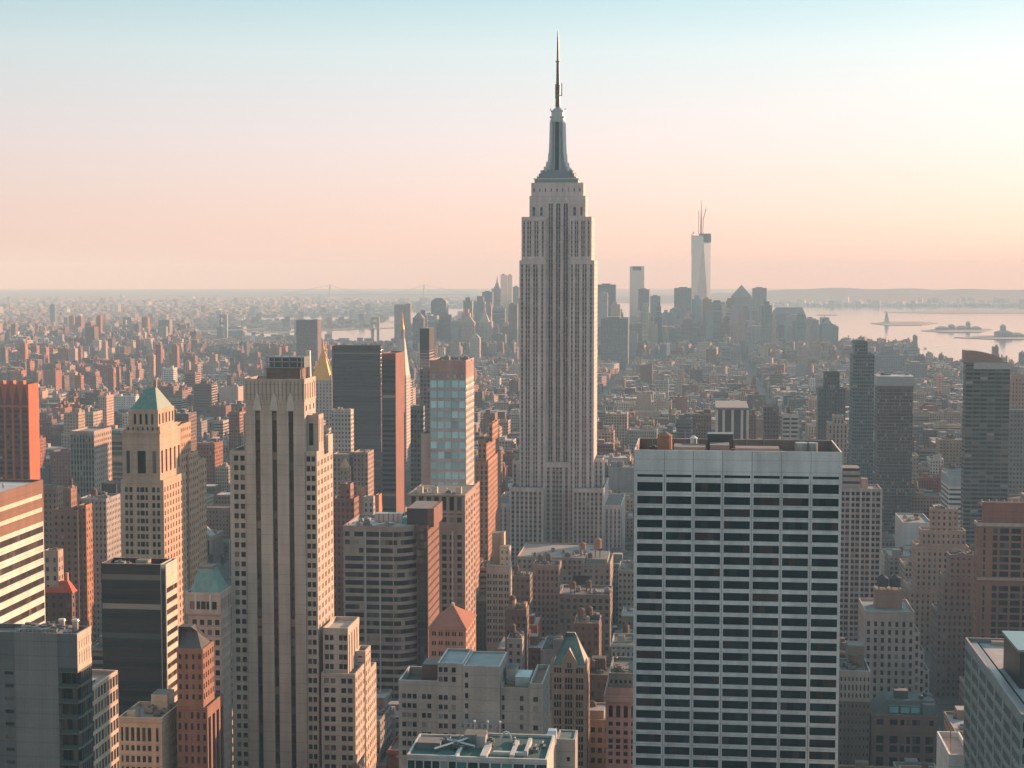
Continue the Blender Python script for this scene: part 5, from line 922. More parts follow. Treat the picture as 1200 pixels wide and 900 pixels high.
def towers():
    for nm, lab, Y, T, c, sty, vb, anc, cat in TOWERS:
        h = Hero(nm, lab, Y, cat, anchor=anc); zlo = 0; last = None
        for i, (xl, xr, yt, xs) in enumerate(T):
            side = (xl >= 0 and nm in ('twin_wing_block', 'river_pair_tower'))
            g_ = geo(Y + (1.5 * i if not side else 0), xl, xr, yt, xs, d=max(22, (xr - xl) * Y / FPX * .8) - 5 * i); y1 = min(g_[3], g_[2] + 75); s = sty
            kw = {}
            if nm == 'green_striped_tower': kw = dict(F=(cols(g_[1] - g_[0], 8, .66), [(4, g_[4] - 3)], .4, ((.1, .17, .165), (4, 3.9, .95, .6))), R=(cols(y1 - g_[2], 9, .42), rows(10, g_[4] - 2, 3.9, .55), .3))
            if nm == 'orange_brick_tower': W = g_[1] - g_[0]; kw = dict(F=(cols(W, 5, .72), [(5, g_[4] - 18)], .6, ((.16, .05, .035), (3, 4.2, .97, .45))))
            if nm == 'red_edged_tower': W = g_[1] - g_[0]; kw = dict(F=([(.4, W - .3)], [(5, g_[4] - 5)], .3, ((.11, .085, .085), (30, 3.9, .98, .5))))
            if nm == 'dark_wide_slab': kw = dict(rim=(.05, .05, .05))
            z0 = 0 if i == 0 or side else zlo - 1.6
            if nm == 'ribbed_apartment_tower':
                W = g_[1] - g_[0]; kw = dict(F=([(a * W, b * W) for k in range(4) for a, b in ((k / 4 + .02, k / 4 + .1), (k / 4 + .13, k / 4 + .22))], rows(6, g_[4] - 1.5, 3.5, .6), .4))
            if nm == 'white_banded_block': h.tier(g_[0], g_[1], g_[2], y1, 0, g_[4] - 9, c, sty, noroof=True); h.tier(g_[0] - .02, g_[1] + .02, g_[2] - .1, y1 + .1, g_[4] - 9, g_[4], (.34, .38, .39)); last = g_; continue
            h.tier(g_[0], g_[1], g_[2], y1, z0, g_[4], c, s, roof=(.2, .19, .18) if sum(c) > .6 else (.1, .1, .1), **kw)
            zlo = g_[4]; last = (*g_[:3], y1, g_[4])
        x0, x1, y0, y1, z1 = last; W = x1 - x0; m = MB()
        if nm == 'orange_brick_tower':
            for k in range(5):
                a = x0 + W * k / 5; b = x0 + W * (k + 1) / 5; m.quad((a + .4, y0 - .06, z1 - 17), (b - .4, y0 - .06, z1 - 17), ((a + b) / 2 + .6, y0 - .06, z1 - 2), ((a + b) / 2 - .6, y0 - .06, z1 - 2), (.16, .05, .03)); m.box(a - .3, a + .5, y0 - .5, y0 - .02, 0, z1 - .1, c)
            m.box(x0, x1, y0 - .4, y0 - .02, z1 - 18.5, z1 - 17, c); h.part('crown_rib', m, M_TRIM)
            for k in range(3): q = MB(); q.box(x0 + W * (.2 + .25 * k), x0 + W * (.3 + .25 * k), y0 + 6, y0 + 12, z1 - 1, z1 + 2.5, (.4, .15, .08)); h.part('penthouse', q, M_FAC)
        if nm == 'gilded_pyramid_tower':
            xm, ym = (x0 + x1) / 2, (y0 + y1) / 2; zp = at(373, 412, Y + 10)[1]; m.pyramid(x0 + 2, x1 - 2, y0 + 2, y1 - 2, z1 - .5, zp, (.8, .36, .085), xm - 1.6, xm + 1.6, ym - 1.6, ym + 1.6); m.frustum(xm, ym, 8, 1.9, .2, zp, at(373, 398, Y + 10)[1], (.8, .36, .085)); h.part('gilded_spire', m, M_GOLD)
            for px, py in ((x0 + 1.5, y0 + 1.5), (x1 - 1.5, y0 + 1.5), (x1 - 1.5, y1 - 1.5), (x0 + 1.5, y1 - 1.5)): q = MB(); q.frustum(px, py, 6, 1.5, 1.3, z1 - 1, z1 + 5, c); q.frustum(px, py, 6, 1.6, .1, z1 + 5, z1 + 9, c, cap=False); h.part('pinnacle', q, M_TRIM)
        if nm == 'gold_tipped_clock_tower':
            xm, ym = (x0 + x1) / 2, (y0 + y1) / 2; fz = lambda p: at(468, p, Y + 8)[1]; m.pyramid(x0 + .6, x1 - .6, y0 + .6, y1 - .6, z1 - .5, fz(397), (.5, .44, .4), xm - 2.6, xm + 2.6, ym - 2.6, ym + 2.6); h.part('spire', m, M_TRIM); q = MB(); q.frustum(xm, ym, 8, 2.6, 2.4, fz(397), fz(386), (.4, .34, .3)); h.part('lantern', q, M_TRIM); q = MB(); q.frustum(xm, ym, 8, 2.6, 1.2, fz(386), fz(379), (.8, .38, .09)); q.frustum(xm, ym, 8, 1.2, .1, fz(379), fz(366), (.8, .38, .09)); h.part('gold_cap', q, M_GOLD)
        if nm == 'unfinished_slim_tower': h.house(x0 - .05, x1 + .05, y0 - .1, y1 + .1, at(498, 411, Y)[1], z1 + .3, (.02, .025, .025))
        if nm == 'dark_panel_tower':
            for px in (840, 848, 858.5, 869.5, 876): xx = at(px, 495, Y)[0]; q = MB(); q.box(xx - 1.1, xx + 1.1, y0 - .6, y0 - .02, 0, z1 - 1, (.5, .47, .45)); h.part('pier', q, M_TRIM)
            q = MB(); q.box(x0 - 1, x1 + 1, y0 - 1, y1 + .5, z1 - .6, z1 + 1.2, (.2, .19, .185)); h.part('cornice', q, M_TRIM)
            for px in (823.5, 832): yy = far_y(x0, y0, z1, px); q = MB(); q.box(x0 - .6, x0 - .02, yy - 1, yy + 1, 0, z1 - 1.6, (.42, .3, .27)); h.part('pier', q, M_TRIM)
        if nm == 'curved_top_tower':
            ps = [(x0 + W * t, z1 + (1 - t ** 2.2) * 9.5) for t in np.linspace(0, .84, 9)]
            for (a, za), (b, zb) in zip(ps[:-1], ps[1:]):
                m.quad((a, y0 + 2, z1 - 1), (b, y0 + 2, z1 - 1), (b, y0 + 2, zb), (a, y0 + 2, za), (.3, .2, .17)); m.quad((a, y0 + 2, za), (b, y0 + 2, zb), (b, y0 + 20, zb), (a, y0 + 20, za), (.2, .18, .17)); m.quad((b, y0 + 20, z1 - 1), (a, y0 + 20, z1 - 1), (a, y0 + 20, za), (b, y0 + 20, zb), (.3, .2, .17))
            m.quad((x0, y0 + 20, z1 - 1), (x0, y0 + 2, z1 - 1), (x0, y0 + 2, ps[0][1]), (x0, y0 + 20, ps[0][1]), (.3, .2, .17)); b, zb = ps[-1]; m.quad((b, y0 + 2, z1 - 1), (b, y0 + 20, z1 - 1), (b, y0 + 20, zb), (b, y0 + 2, zb), (.3, .2, .17)); h.part('curved_crown', m, M_TRIM); q = MB(); q.box(x0 + 6, x1 + .1, y0 - .15, y0 + .1, z1 - 5, z1 + .1, (.4, .4, .39)); h.part('fascia', q, M_TRIM)
        if nm == 'black_stepped_tower': q = MB(); a, b = at(971, 460, Y)[0], at(979, 460, Y)[0]; q.box(a, b, y0 - 1, y0 + .5, at(975, 483, Y)[1], at(975, 452, Y)[1], (.3, .27, .26), (.24, .4, .5, .6)); h.part('framed_panel', q, M_FAC)
        if nm == 'mottled_glass_block': q = MB(); q.box(x0 - 1, x1 + 1, y0 - 1, y1, z1, at(1050, 441, Y)[1], (.3, .33, .33)); h.part('roof_screen', q, M_TRIM); h.clutter(x0, x1, y0, y1, z1 + 8.4, 3, 5)
        if nm == 'ribbed_apartment_tower': 
            a, b = at(987, 550, Y + 6)[0], at(1008, 550, Y + 6)[0]; h.house(a, b, Y + 8, Y + 24, z1 - 1, at(1000, 549, Y + 6)[1], (.37, .31, .29), sty=(30, 4, .97, .4)); h.house(b + 1, b + 5, Y + 8, Y + 14, z1 - 1, z1 + 5, (.42, .26, .19))
            for k in range(5): q = MB(); xx = x0 + W * k / 4; q.box(xx - .55, xx + .55, y0 - .7, y0 - .02, 0, z1, (.46, .4, .37)); h.part('pier', q, M_TRIM)
        if nm == 'ornate_gable_block': xm = (x0 + x1) / 2; m.pyramid(x0, x1, y0, y0 + 10, z1 - .6, z1 + 6, (.45, .26, .16), xm - .4, xm + .4, y0 + 2, y0 + 8); h.part('gable', m, M_TRIM)
        if nm in ('white_shoulder_tower', 'grey_hotel', 'jagged_brick_tower', 'brown_hotel', 'red_brick_stepped_block', 'shadow_brick_block', 'cream_stepped_block', 'shadow_setback_block', 'rose_setback_block', 'pale_low_roof', 'dark_rooftop_block', 'pale_balcony_block', 'twin_wing_block'): h.clutter(x0, x1, y0, y1, z1 - 1.1, 4, int(Y), (.36, .3, .26)); 
        if nm in ('brown_hotel', 'grey_hotel', 'pale_balcony_block', 'jagged_brick_tower'): h.tank(x0 + W * .4, y0 + 7, z1 - 1, min(2, W * .25), 3.4, 2)
        h.finish(vb)
    for nm, lab, Y, xl, xr, yt, c, shp in DOWN:
        h = Hero(nm, lab, Y, 'skyscraper', 'far downtown towers' if Y > 4000 and 480 < xl < 1000 else None); x0, x1, y0, y1, z1 = geo(Y, xl, xr, yt, d=max(25, (xr - xl) * Y / FPX * .9)); W = x1 - x0; xm, ym = (x0 + x1) / 2, (y0 + y1) / 2
        sty = (4, 4, .5, .5); m = MB(); h.mat = M_MIRROR if shp == 'opentop' or nm in ('wavy_pale_tower', 'wavy_second_tower') else None
        if shp == 'pyr': h.tier(x0, x1, y0, y1, 0, z1, c, sty); m.pyramid(x0, x1, y0, y1, z1 - 1, z1 + W * .55, tuple(k * .7 for k in c), xm - .5, xm + .5, ym - .5, ym + .5); h.part('pyramid_roof', m, M_COPPER)
        elif shp == 'dome': h.tier(x0, x1, y0, y1, 0, z1 - W * .3, c, sty); a = 0
        elif shp == 'spire': h.tier(x0, x1, y0, y1, 0, z1, c, sty); m.pyramid(x0 + W * .18, x1 - W * .18, y0 + W * .18, y1 - W * .18, z1 - 1, z1 + W * .55, c, xm - W * .1, xm + W * .1, ym - W * .1, ym + W * .1); m.frustum(xm, ym, 6, W * .1, .3, z1 + W * .55, z1 + W * 1.25, c); h.part('spire', m, M_TRIM)
        elif shp == 'chamfer': h.tier(x0, x1, y0, y1, 0, z1, c, sty); m.pyramid(x0, x1, y0, y1, z1 - 1, z1 + 24, c, x0 + W * .18, x1 - W * .1, y0 + 10, y1 - 10); h.part('mansard_roof', m, M_COPPER)
        elif shp == 'opentop': h.tier(x0, x1, y0, y1, 0, z1, c, (2, 4, .8, .6)); h.house(x0 + W * .2, x1 - W * .2, y0 - .4, y0 + 6, z1 - 14, z1 - .5, (.06, .06, .065))
        elif shp == 'step': h.tier(x0, x1, y0, y1, 0, z1, c, sty); q = W * .3; h.tier(x0 + q, x1 - q * .6, y0 + 6, y1, z1 - 1, z1 + 14, c, sty); h.tier(x0 + q * 1.4, x1 - q * 1.2, y0 + 10, y1, z1 + 12, z1 + 21, c, sty)
        elif shp == 'crane': h.tier(x0, x1, y0, y1, 0, z1, c, sty); m.bar((xm, ym, z1 - 1), (xm, ym, z1 + 8), 1, DGREY); m.bar((xm - 30, ym, z1 - 12 + 20), (xm + 46, ym, z1 + 8), .9, DGREY); h.part('crane', m, M_METAL)
        else: h.tier(x0, x1, y0, y1, 0, z1, c, sty); h.house(x0 + W * .25, x1 - W * .3, y0 + 5, y1 - 5, z1 - 1, z1 + 3.5, tuple(k * .8 for k in c))
        if shp == 'dome':
            zs = z1 - W * .3
            for k in range(5): t0, t1 = k / 5 * math.pi / 2, (k + 1) / 5 * math.pi / 2; m.pyramid(xm - W / 2 * math.cos(t0), xm + W / 2 * math.cos(t0), y0, y1, zs + W * .35 * math.sin(t0), zs + W * .35 * math.sin(t1), c, xm - W / 2 * max(.02, math.cos(t1)), xm + W / 2 * max(.02, math.cos(t1)), y0 + .5 * k, y1 - .5 * k)
            h.part('rounded_roof', m, M_TRIM)
        h.finish(min(vb_ if (vb_ := yt + 30) else 0, 400) if Y > 4000 else yt + 18)
towers()
def downtown_fill():
    r = random.Random(77)
    for a, b, n, t0, t1 in ((484, 545, 11, 366, 392), (545, 608, 13, 350, 390), (700, 760, 11, 352, 392), (760, 852, 15, 362, 394), (852, 980, 15, 366, 398), (800, 862, 9, 350, 380), (852, 908, 9, 350, 384), (740, 800, 6, 352, 380)):
        for i in range(n * 5):
            if (i // 5) * 5 == i: done = 0
            if done > 1: continue
            i = i / 5
            px = a + (b - a) * (i + r.random()) / n; Y = r.uniform(4700, 6100); wd = r.uniform(5, 13); yt = t0 + (t1 - t0) * r.random() ** .8; x0, x1, y0, y1, z1 = geo(Y, px - wd / 2, px + wd / 2, yt, d=wd * Y / FPX * r.uniform(.7, 1.2))
            if any(f[0] < x1 and f[1] > x0 and f[2] < y1 and f[3] > y0 for f in FOOT) or z1 < 20: continue
            done += 1; h = Hero('downtown_tower', 'hazy far office tower packed into the downtown cluster by the bay', Y, 'skyscraper', 'hazy filler towers of the far downtown'); c = r.choice((GREY, DGREY, TAN, LIME, PINK, (.2, .23, .24), BROWN, GREY)); c = tuple(v * r.uniform(.8, 1.1) for v in c); sty = r.choice(((4, 4, .5, .55), (60, 4, .97, .45), (3, 150, .5, .97))); W = x1 - x0
            h.tier(x0, x1, y0, y1, 0, z1, c, sty); q = r.random()
            if q < .45: k = W * r.uniform(.12, .25); h.tier(x0 + k, x1 - k, y0 + k, y1 - k, z1 - 1, z1 + r.uniform(6, 18), c, sty)
            elif q < .6: m = MB(); m.pyramid(x0 + 1, x1 - 1, y0 + 1, y1 - 1, z1 - 1, z1 + W * .5, c, x0 + W * .45, x1 - W * .45, (y0 + y1) / 2 - 1, (y0 + y1) / 2 + 1); h.part('pyramid_roof', m, M_COPPER)
            else: h.house(x0 + W * .2, x1 - W * .35, y0 + 3, y1 - 3, z1 - 1, z1 + r.uniform(3, 7), c)
            h.finish(392, clear=False)
downtown_fill()
def pagoda():
    Y = 640.0; h = Hero('red_hipped_house', 'dark block with a bright red hipped roof and small chimney', Y, 'building'); x0, x1, y0, y1, z1 = geo(Y, 50, 84, 693, 88); h.tier(x0, x1, y0, y1, 0, z1, (.12, .07, .06), (3, 3.8, .4, .5)); m = MB(); q = at(66, 677, Y + 8); m.pyramid(x0 - .8, x1 + .8, y0 - .8, y1 + .8, z1 - .3, q[1], (.42, .09, .06), x0 + 3, x1 - 2, (y0 + y1) / 2 - 1, (y0 + y1) / 2 + 1); h.part('hipped_roof', m, M_ROOF); m = MB(); m.box(x1 - 3.4, x1 - 2.2, (y0 + y1) / 2 - .6, (y0 + y1) / 2 + .6, q[1] - 1, q[1] + 3.4, (.5, .18, .1)); h.part('chimney', m, M_TRIM); h.finish(712)
pagoda()
def tapering():
    Y = 5800.0; h = Hero('tapering_glass_skyscraper', 'tapering glass skyscraper topped by a crane and lattice mast, under construction', Y, 'skyscraper', anchor='the tapering glass skyscraper'); x0, zt = at(810.5, 276, Y); x1 = at(833, 276, Y)[0]; W = x1 - x0; y1 = Y + W; xm, ym = (x0 + x1) / 2, (Y + y1) / 2; c = (.4, .43, .45); h.mat = M_MIRROR
    b = [(x0 + .5, Y, 0), (x1 + 1, Y + 6, 0), (x1 + 1, y1 + 6, 0), (x0 + .5, y1, 0)]; t = [(x0, Y, zt), (x0 + W * .6, Y - 4, zt), (x1, ym, zt), (xm, y1, zt)]
    for A in ((b[0], b[1], t[1], t[0]), (b[1], t[2], t[1], t[1]), (b[1], b[2], t[2], t[2]), (b[2], b[3], t[3], t[2]), (b[3], b[0], t[0], t[3])): h.w.quad(*A, c, seed=h.seed)
    h.roofq([t], (.2, .2, .2)); h.box.append((x0, x1, Y, y1, 0, zt)); m = MB()
    m.box(xm - W * .12, x1 + 1, Y + 1, y1, zt - 24, zt + 7, (.14, .12, .12)); h.part('open_floors', m, M_ROOF); m = MB(); m.box(x0 - 1, x0 + 3, ym - 15, ym, zt - 70, zt + 4, (.2, .17, .16)); m.bar((x0 + 6, ym, zt + 7), (x0 + 6, ym, zt + 14), 1.5, DGREY); h.part('hoist', m, M_METAL)
    f = lambda p: at(822, p, Y)[1]; m = MB(); m.frustum(xm, ym, 6, 3.6, 2.6, zt + 7, f(254), (.2, .13, .11)); m.frustum(xm, ym, 6, 2.4, .5, f(254), f(234), (.2, .13, .11)); h.part('lattice_mast', m, M_METAL); m = MB(); m.bar((xm + 6, ym, zt + 7), (xm + 7, ym, f(255)), .8, (.25, .14, .1)); m.bar((xm + 6, ym, f(258)), (xm + 17, ym, f(243)), .8, (.25, .14, .1)); m.bar((xm - 9, ym, zt + 7), (xm - 9, ym, f(246)), .7, (.25, .14, .1)); h.part('crane', m, M_METAL); h.finish(398)
tapering()
# ------------------------------------------------------------------ the city fabric: blocks of the street grid
PAL = [('brick-red', BRICK), ('dark-brown', BROWN), ('tan', TAN), ('pale-stone', LIME), ('grey', GREY), ('rose', PINK), ('rust', RUST), ('buff', BUFF), ('white', WHITE), ('charcoal', DGREY), ('cream', CREAM)]
PW = [4, 4, 5, 4, 4, 3, 2, 3, 1.2, 2, 1.5]
ROOFC = [(.06, .06, .06), (.12, .115, .11), (.2, .2, .2), (.33, .33, .34), (.16, .12, .1), (.1, .13, .13), (.45, .45, .46)]
AVE = [-2600, -2350, -2100, -1850, -1600, -1410, -1220, -1000, -800, -610, -480, -340, -185, 126, 430, 710, 990, 1270, 1550]
FT = np.array(FOOT)
def limit(x0, x1, y0, y1):
    e = 818 if y0 < 700 else 738 if y0 < 900 else 652 if y0 < 1200 else 575 if y0 < 1600 else 480 if y0 < 2500 else 425 if y0 < 4000 else 392
    pl, pr = proj(x0, y0, 40)[0], proj(x1, y0, 40)[0]; pl, pr = min(pl, proj(x0, y1, 40)[0]), max(pr, proj(x1, y1, 40)[0])
    zm = 1e9
    if pr < 540 and y0 > 1800: e = min(e, 372 if y0 > 3000 else 415)
    if y0 > 4000 and pl < 475 and pr > 235: e = max(e, 401)
    for a, b, vb, Y in CLEAR:
        if y0 < Y and pr > a - 1 and pl < b + 1: e = max(e, vb)
    if pr > -20 and pl < 1220:
        for px in (max(pl, -10), min(pr, 1210)): zm = min(zm, at(px, e, y1)[1], at(px, e, y0)[1])
    return zm, pl, pr
def zone_height(Y, X, r):
    if X > .215 * Y + 70: return r.choice((25, 35, 45, 60, 75)) if Y < 1700 else r.uniform(15, 50)  # unseen blocks past the frame, added for their shadows, heights set for that
    if Y < 1000: return r.choice((26, 34, 42, 50, 58, 66, 74))
    if Y < 1900: return r.choice((20, 30, 38, 46, 54, 62)) * (1.7 if r.random() < .08 else 1)
    if Y < 2800: return r.choice((16, 22, 28, 36, 44, 52)) * (1.6 if r.random() < .07 else 1)
    if Y < 4300: return r.choice((13, 16, 19, 22, 26)) * (2.4 if r.random() < .05 else 1)
    return r.choice((14, 18, 24, 30, 40, 55)) * (1.5 if r.random() < .06 else 1)
GEN = []
def blocks():
    r = random.Random(11); k = 0; Y = 452.0
    while Y < 5900:
        dep = 62.0 if Y < 3600 else r.uniform(40, 75); 
        for a, b in zip(AVE[:-1], AVE[1:]):
            lo, hi = max(a + 15, -.475 * (Y + dep) - 60), min(b - 15, .2 * (Y + dep) + (420 if Y < 1800 else 90))  # extra margin to the west holds unseen shadow casters
            if hi - lo < 12 or (Y > 4300 and False): continue
            ang = 0.0 if Y < 2900 else r.choice((0, .12, -.2, .3, -.35))
            tall_block = Y > 2000 and a < -900 and r.random() < .16
            for row in (0, 1):
                x = a + 15 + r.uniform(0, 3)
                while x < b - 22:
                    wd = r.uniform(13, 34) if Y < 2600 else r.uniform(12, 30)
                    if r.random() < .12: wd *= 1.5
                    wd = min(wd, b - 15 - x)
                    x0, x1 = x, x + wd - r.choice((.0, .3, .3, 2.5)); x += wd
                    if x1 < lo or x0 > hi or x1 - x0 < 7: continue
                    dd = dep / 2 - r.choice((.3, 1, 3, 6)); y0 = Y + row * dep / 2 + (0 if row == 0 else dep / 2 - dd); y1 = y0 + dd
                    if np.any((FT[:, 0] < x1 + .4) & (FT[:, 1] > x0 - .4) & (FT[:, 2] < y1 + .4) & (FT[:, 3] > y0 - .4)): continue
                    if wet([x0, x1, x0, x1], [y0, y0, y1, y1]).any(): continue
                    if tall_block and r.random() < .45: z = r.uniform(42, 62); ci = r.choice((0, 1, 5, 6, 0))
                    else: z = zone_height(Y, x0, r) * r.uniform(.82, 1.18); ci = r.choices(range(len(PAL)), PW)[0]
                    zm, pl, pr = limit(x0, x1, y0, y1); z = min(z, zm - r.uniform(0, 4))
                    if z < 7: continue
                    if pr < -60: continue
                    kk = r.uniform(.75, 1.25) * (.78 if y0 < 1300 else .92); c = tuple(v * kk * r.uniform(.96, 1.04) for v in PAL[ci][1]); t = r.random()  # nearer walls get a darker colour to deepen the shade there
                    sty = (r.uniform(2.4, 3.6), r.uniform(3.4, 4.2), r.uniform(.36, .6), r.uniform(.45, .62)) if t < .78 else (40, r.uniform(3.6, 4.1), .98, r.uniform(.4, .55)) if t < .88 else (r.uniform(2.5, 4), 120, r.uniform(.4, .55), .97)
                    bh = []
                    for q in range(r.choice((1, 1, 2, 3))):
                        bw, bd, bz = r.uniform(3, 7), r.uniform(3, 8), r.uniform(2.2, 5)
                        if bw < (x1 - x0) * .7 and bd < (y1 - y0) * .7: bx, by = r.uniform(x0 + 1, x1 - bw - 1), r.uniform(y0 + 1, y1 - bd - 1); bh.append((bx, bx + bw, by, by + bd, bz))
                    tk = [] if z < 22 or r.random() < .5 else [(r.uniform(x0 + 3, x1 - 3), r.uniform(y0 + 3, y1 - 3)) for q in range(r.choice((1, 1, 2)))]
                    GEN.append(dict(b=(x0, x1, y0, y1, z), c=c, ci=ci, sty=sty, roof=tuple(v * (.6 if y0 < 1400 else .9) for v in r.choice(ROOFC)), bh=bh, tk=tk, seed=r.random(), ang=ang, set=r.random() < .2 and z > 35, cor=r.random() < .4))  # nearer roofs likewise have shade put into their colour
        Y += dep + 19
blocks()
# which of them the camera sees most of: rays against plain boxes
def visible_order():
    V, Fc, own = [], [], []
    def add(b, i):
        x0, x1, y0, y1, z0, z1 = b; n = len(V); V.extend([(x0, y0, z0), (x1, y0, z0), (x1, y1, z0), (x0, y1, z0), (x0, y0, z1), (x1, y0, z1), (x1, y1, z1), (x0, y1, z1)])
        for q in ((0, 1, 5, 4), (1, 2, 6, 5), (2, 3, 7, 6), (3, 0, 4, 7), (4, 5, 6, 7)): Fc.append([n + k for k in q]); own.append(i)
    for h in HEROES:
        for b in h.box: add(b, -1)
    for i, gq in enumerate(GEN): add((*gq['b'][:4], 0, gq['b'][4]), i)
    T = BVHTree.FromPolygons(V, Fc); hits = {}
    for iy in range(196):
        for ix in range(400):
            d = ray(1.5 + 3 * ix, 315 + 3 * iy); _, _, f, _ = T.ray_cast(Vector((0, 0, CAMH)), Vector(d).normalized())
            if f is not None and own[f] >= 0: q = hits.setdefault(own[f], [0, 0, 0]); q[0] += 1; q[1] += 1.5 + 3 * ix; q[2] += 315 + 3 * iy
    return {i: (n, sx / n, sy / n) for i, (n, sx, sy) in hits.items()}
HEROES = [o for o in ALLH]
SEEN = visible_order()
n_ind = 300 - len([h for h in HEROES if h.cat == 'building'])
IND = sorted(SEEN, key=lambda i: -SEEN[i][0])[:max(60, n_ind)]
def add_generic_quads(m, G, full=False):
    x0, x1, y0, y1, z = G['b']; n = max(1, round((x1 - x0) / G['sty'][0])) if G['sty'][0] < 30 else 1; w = style_win(G['sty']); s = G['seed']; c = G['c']
    if G['ang']: m.rbox((x0 + x1) / 2, (y0 + y1) / 2, (x1 - x0) * .9, (y1 - y0) * .9, G['ang'], 0, z, c, w, G['roof'], s)
    else: m.box(x0, x1, y0, y1, 0, z, c, w, G['roof'], s)
    for a, b, e_, d, hz in G['bh']: m.box(a, b, e_, d, z - .05, z + hz, tuple(v * .9 for v in c), top=G['roof'], seed=s)
    if not full:
        for x, y in G['tk']: m.frustum(x, y, 6, 1.9, 1.9, z, z + 6.5, (.2, .12, .08)); m.frustum(x, y, 6, 2.0, .05, z + 6.5, z + 8, (.15, .09, .06), cap=False)
def individual(G, label):
    x0, x1, y0, y1, z = G['b']; h = Hero('city_block_building', label, y0, 'building', 'city buildings in the street blocks'); c = G['c']; sty = G['sty']
    if G['set']:
        zz = z * .72; h.tier(x0, x1, y0, y1, 0, zz, c, sty, roof=G['roof']); q = (x1 - x0) * .12; h.tier(x0 + q, x1 - q, y0 + q * .6, y1 - q, zz - 1.2, z, c, sty, roof=G['roof'])
    else: h.tier(x0, x1, y0, y1, 0, z, c, sty, roof=G['roof'], ph=1.0)
    if G['cor']:
        m = MB(); zc = (z * .72 if G['set'] else z) - 1.3; m.box(x0 - .45, x1 + .02, y0 - .5, y0 - .01, zc, zc + .8, tuple(min(.6, v * 1.25) for v in c), bottom=True); h.part('cornice', m, M_TRIM)
    for a, b, e_, d, hz in G['bh']:
        if G['set']: q = (x1 - x0) * .13; a, b = max(a, x0 + q), min(b, x1 - q); e_, d = max(e_, y0 + q), min(d, y1 - q)
        if b - a > 1 and d - e_ > 1: h.house(a, b, e_, d, z - 1.05, z + hz, tuple(v * .9 for v in c), sty=None, top=G['roof'], name='bulkhead')
    for x, y in G['tk']: h.tank((x + (x0 + x1) / 2) / 2, (y + (y0 + y1) / 2) / 2, z - 1.05, 1.5, 3.0, 2.2, (.14, .08, .052))
    big = x1 - x0 > 11
    if SEEN_N[id(G)] > 25 and big: h.clutter(x0 + 1, x1 - 1, y0 + 1, y1 - 1, z - 1.05, 3, int(x0 + y0) % 999, (.3, .28, .27), .8)
    h.finish(900, clear=False)
SEEN_N = {id(GEN[i]): SEEN[i][0] for i in SEEN}
def label_all():
    from collections import defaultdict
    K = defaultdict(list)
    for i in IND:
        G = GEN[i]; n, px, py = SEEN[i]; d_, a_, h_ = min(((math.hypot(px - a[0], (py - a[1]) * 1.6), a[2], a[3]) for a in ANCH), key=lambda t: t[0])
        z = G['b'][4]; hw = 'low' if z < 26 else 'mid-height' if z < 48 else 'tall'; Y = G['b'][2]
        tk = len(G['tk']); ft = 'twin-tanked' if tk > 1 else 'water-tanked' if tk else 'stepped-top' if G['set'] else 'band-windowed' if G['sty'][0] > 30 else 'strip-windowed' if G['sty'][1] > 100 else 'flat-roofed'
        rel = 'behind' if Y > h_.Y + 60 else 'in front of' if Y < h_.Y - 60 else 'beside'
        K[(hw, PAL[G['ci']][0], ft, rel, a_)].append((d_, i))
    ORD = ['first', 'second', 'third', 'fourth', 'fifth', 'sixth', 'seventh', 'eighth', 'ninth', 'tenth', 'eleventh', 'twelfth']
    out = {}
    for (hw, cn, ft, rel, a_), L in K.items():
        for k, (d_, i) in enumerate(sorted(L)):
            lab = f'{hw} {cn} {ft} building {rel} {a_}'
            if len(L) > 1: lab += f', {ORD[min(k, 11)]} out'
            out[i] = lab
    return out
LAB = label_all()
for i in IND: individual(GEN[i], LAB[i])
rest = MB(); INDS = set(IND)
for i, G in enumerate(GEN):
    if i not in INDS: add_generic_quads(rest, G)
o = rest.build('city_buildings', M_FAC); tag(o, 'the dense mass of smaller city buildings filling the street blocks', None, None, 'stuff')

# pavements of the near blocks
pv = MB(); Y = 452.0
while Y < 2900:
    for a, b in zip(AVE[:-1], AVE[1:]):
        if a > .25 * Y + 300 or b < -.5 * Y - 100: continue
        pv.box(a + 12, b - 12, Y - 4, Y + 66, 0, .14, (.085, .085, .082))
    Y += 81
pv.build('pavement', M_ROOF)['kind'] = 'structure'
mk = MB()
for ax in (-185, 126):
    for lx in (-5.4, -1.8, 1.8, 5.4):
        yy = 500
        while yy < 1500: mk.quad((ax + lx - .1, yy, .004), (ax + lx + .1, yy, .004), (ax + lx + .1, yy + 4, .004), (ax + lx - .1, yy + 4, .004), (.7, .7, .68)); yy += 10
mk.build('road_markings', M_ROOF)['kind'] = 'structure'

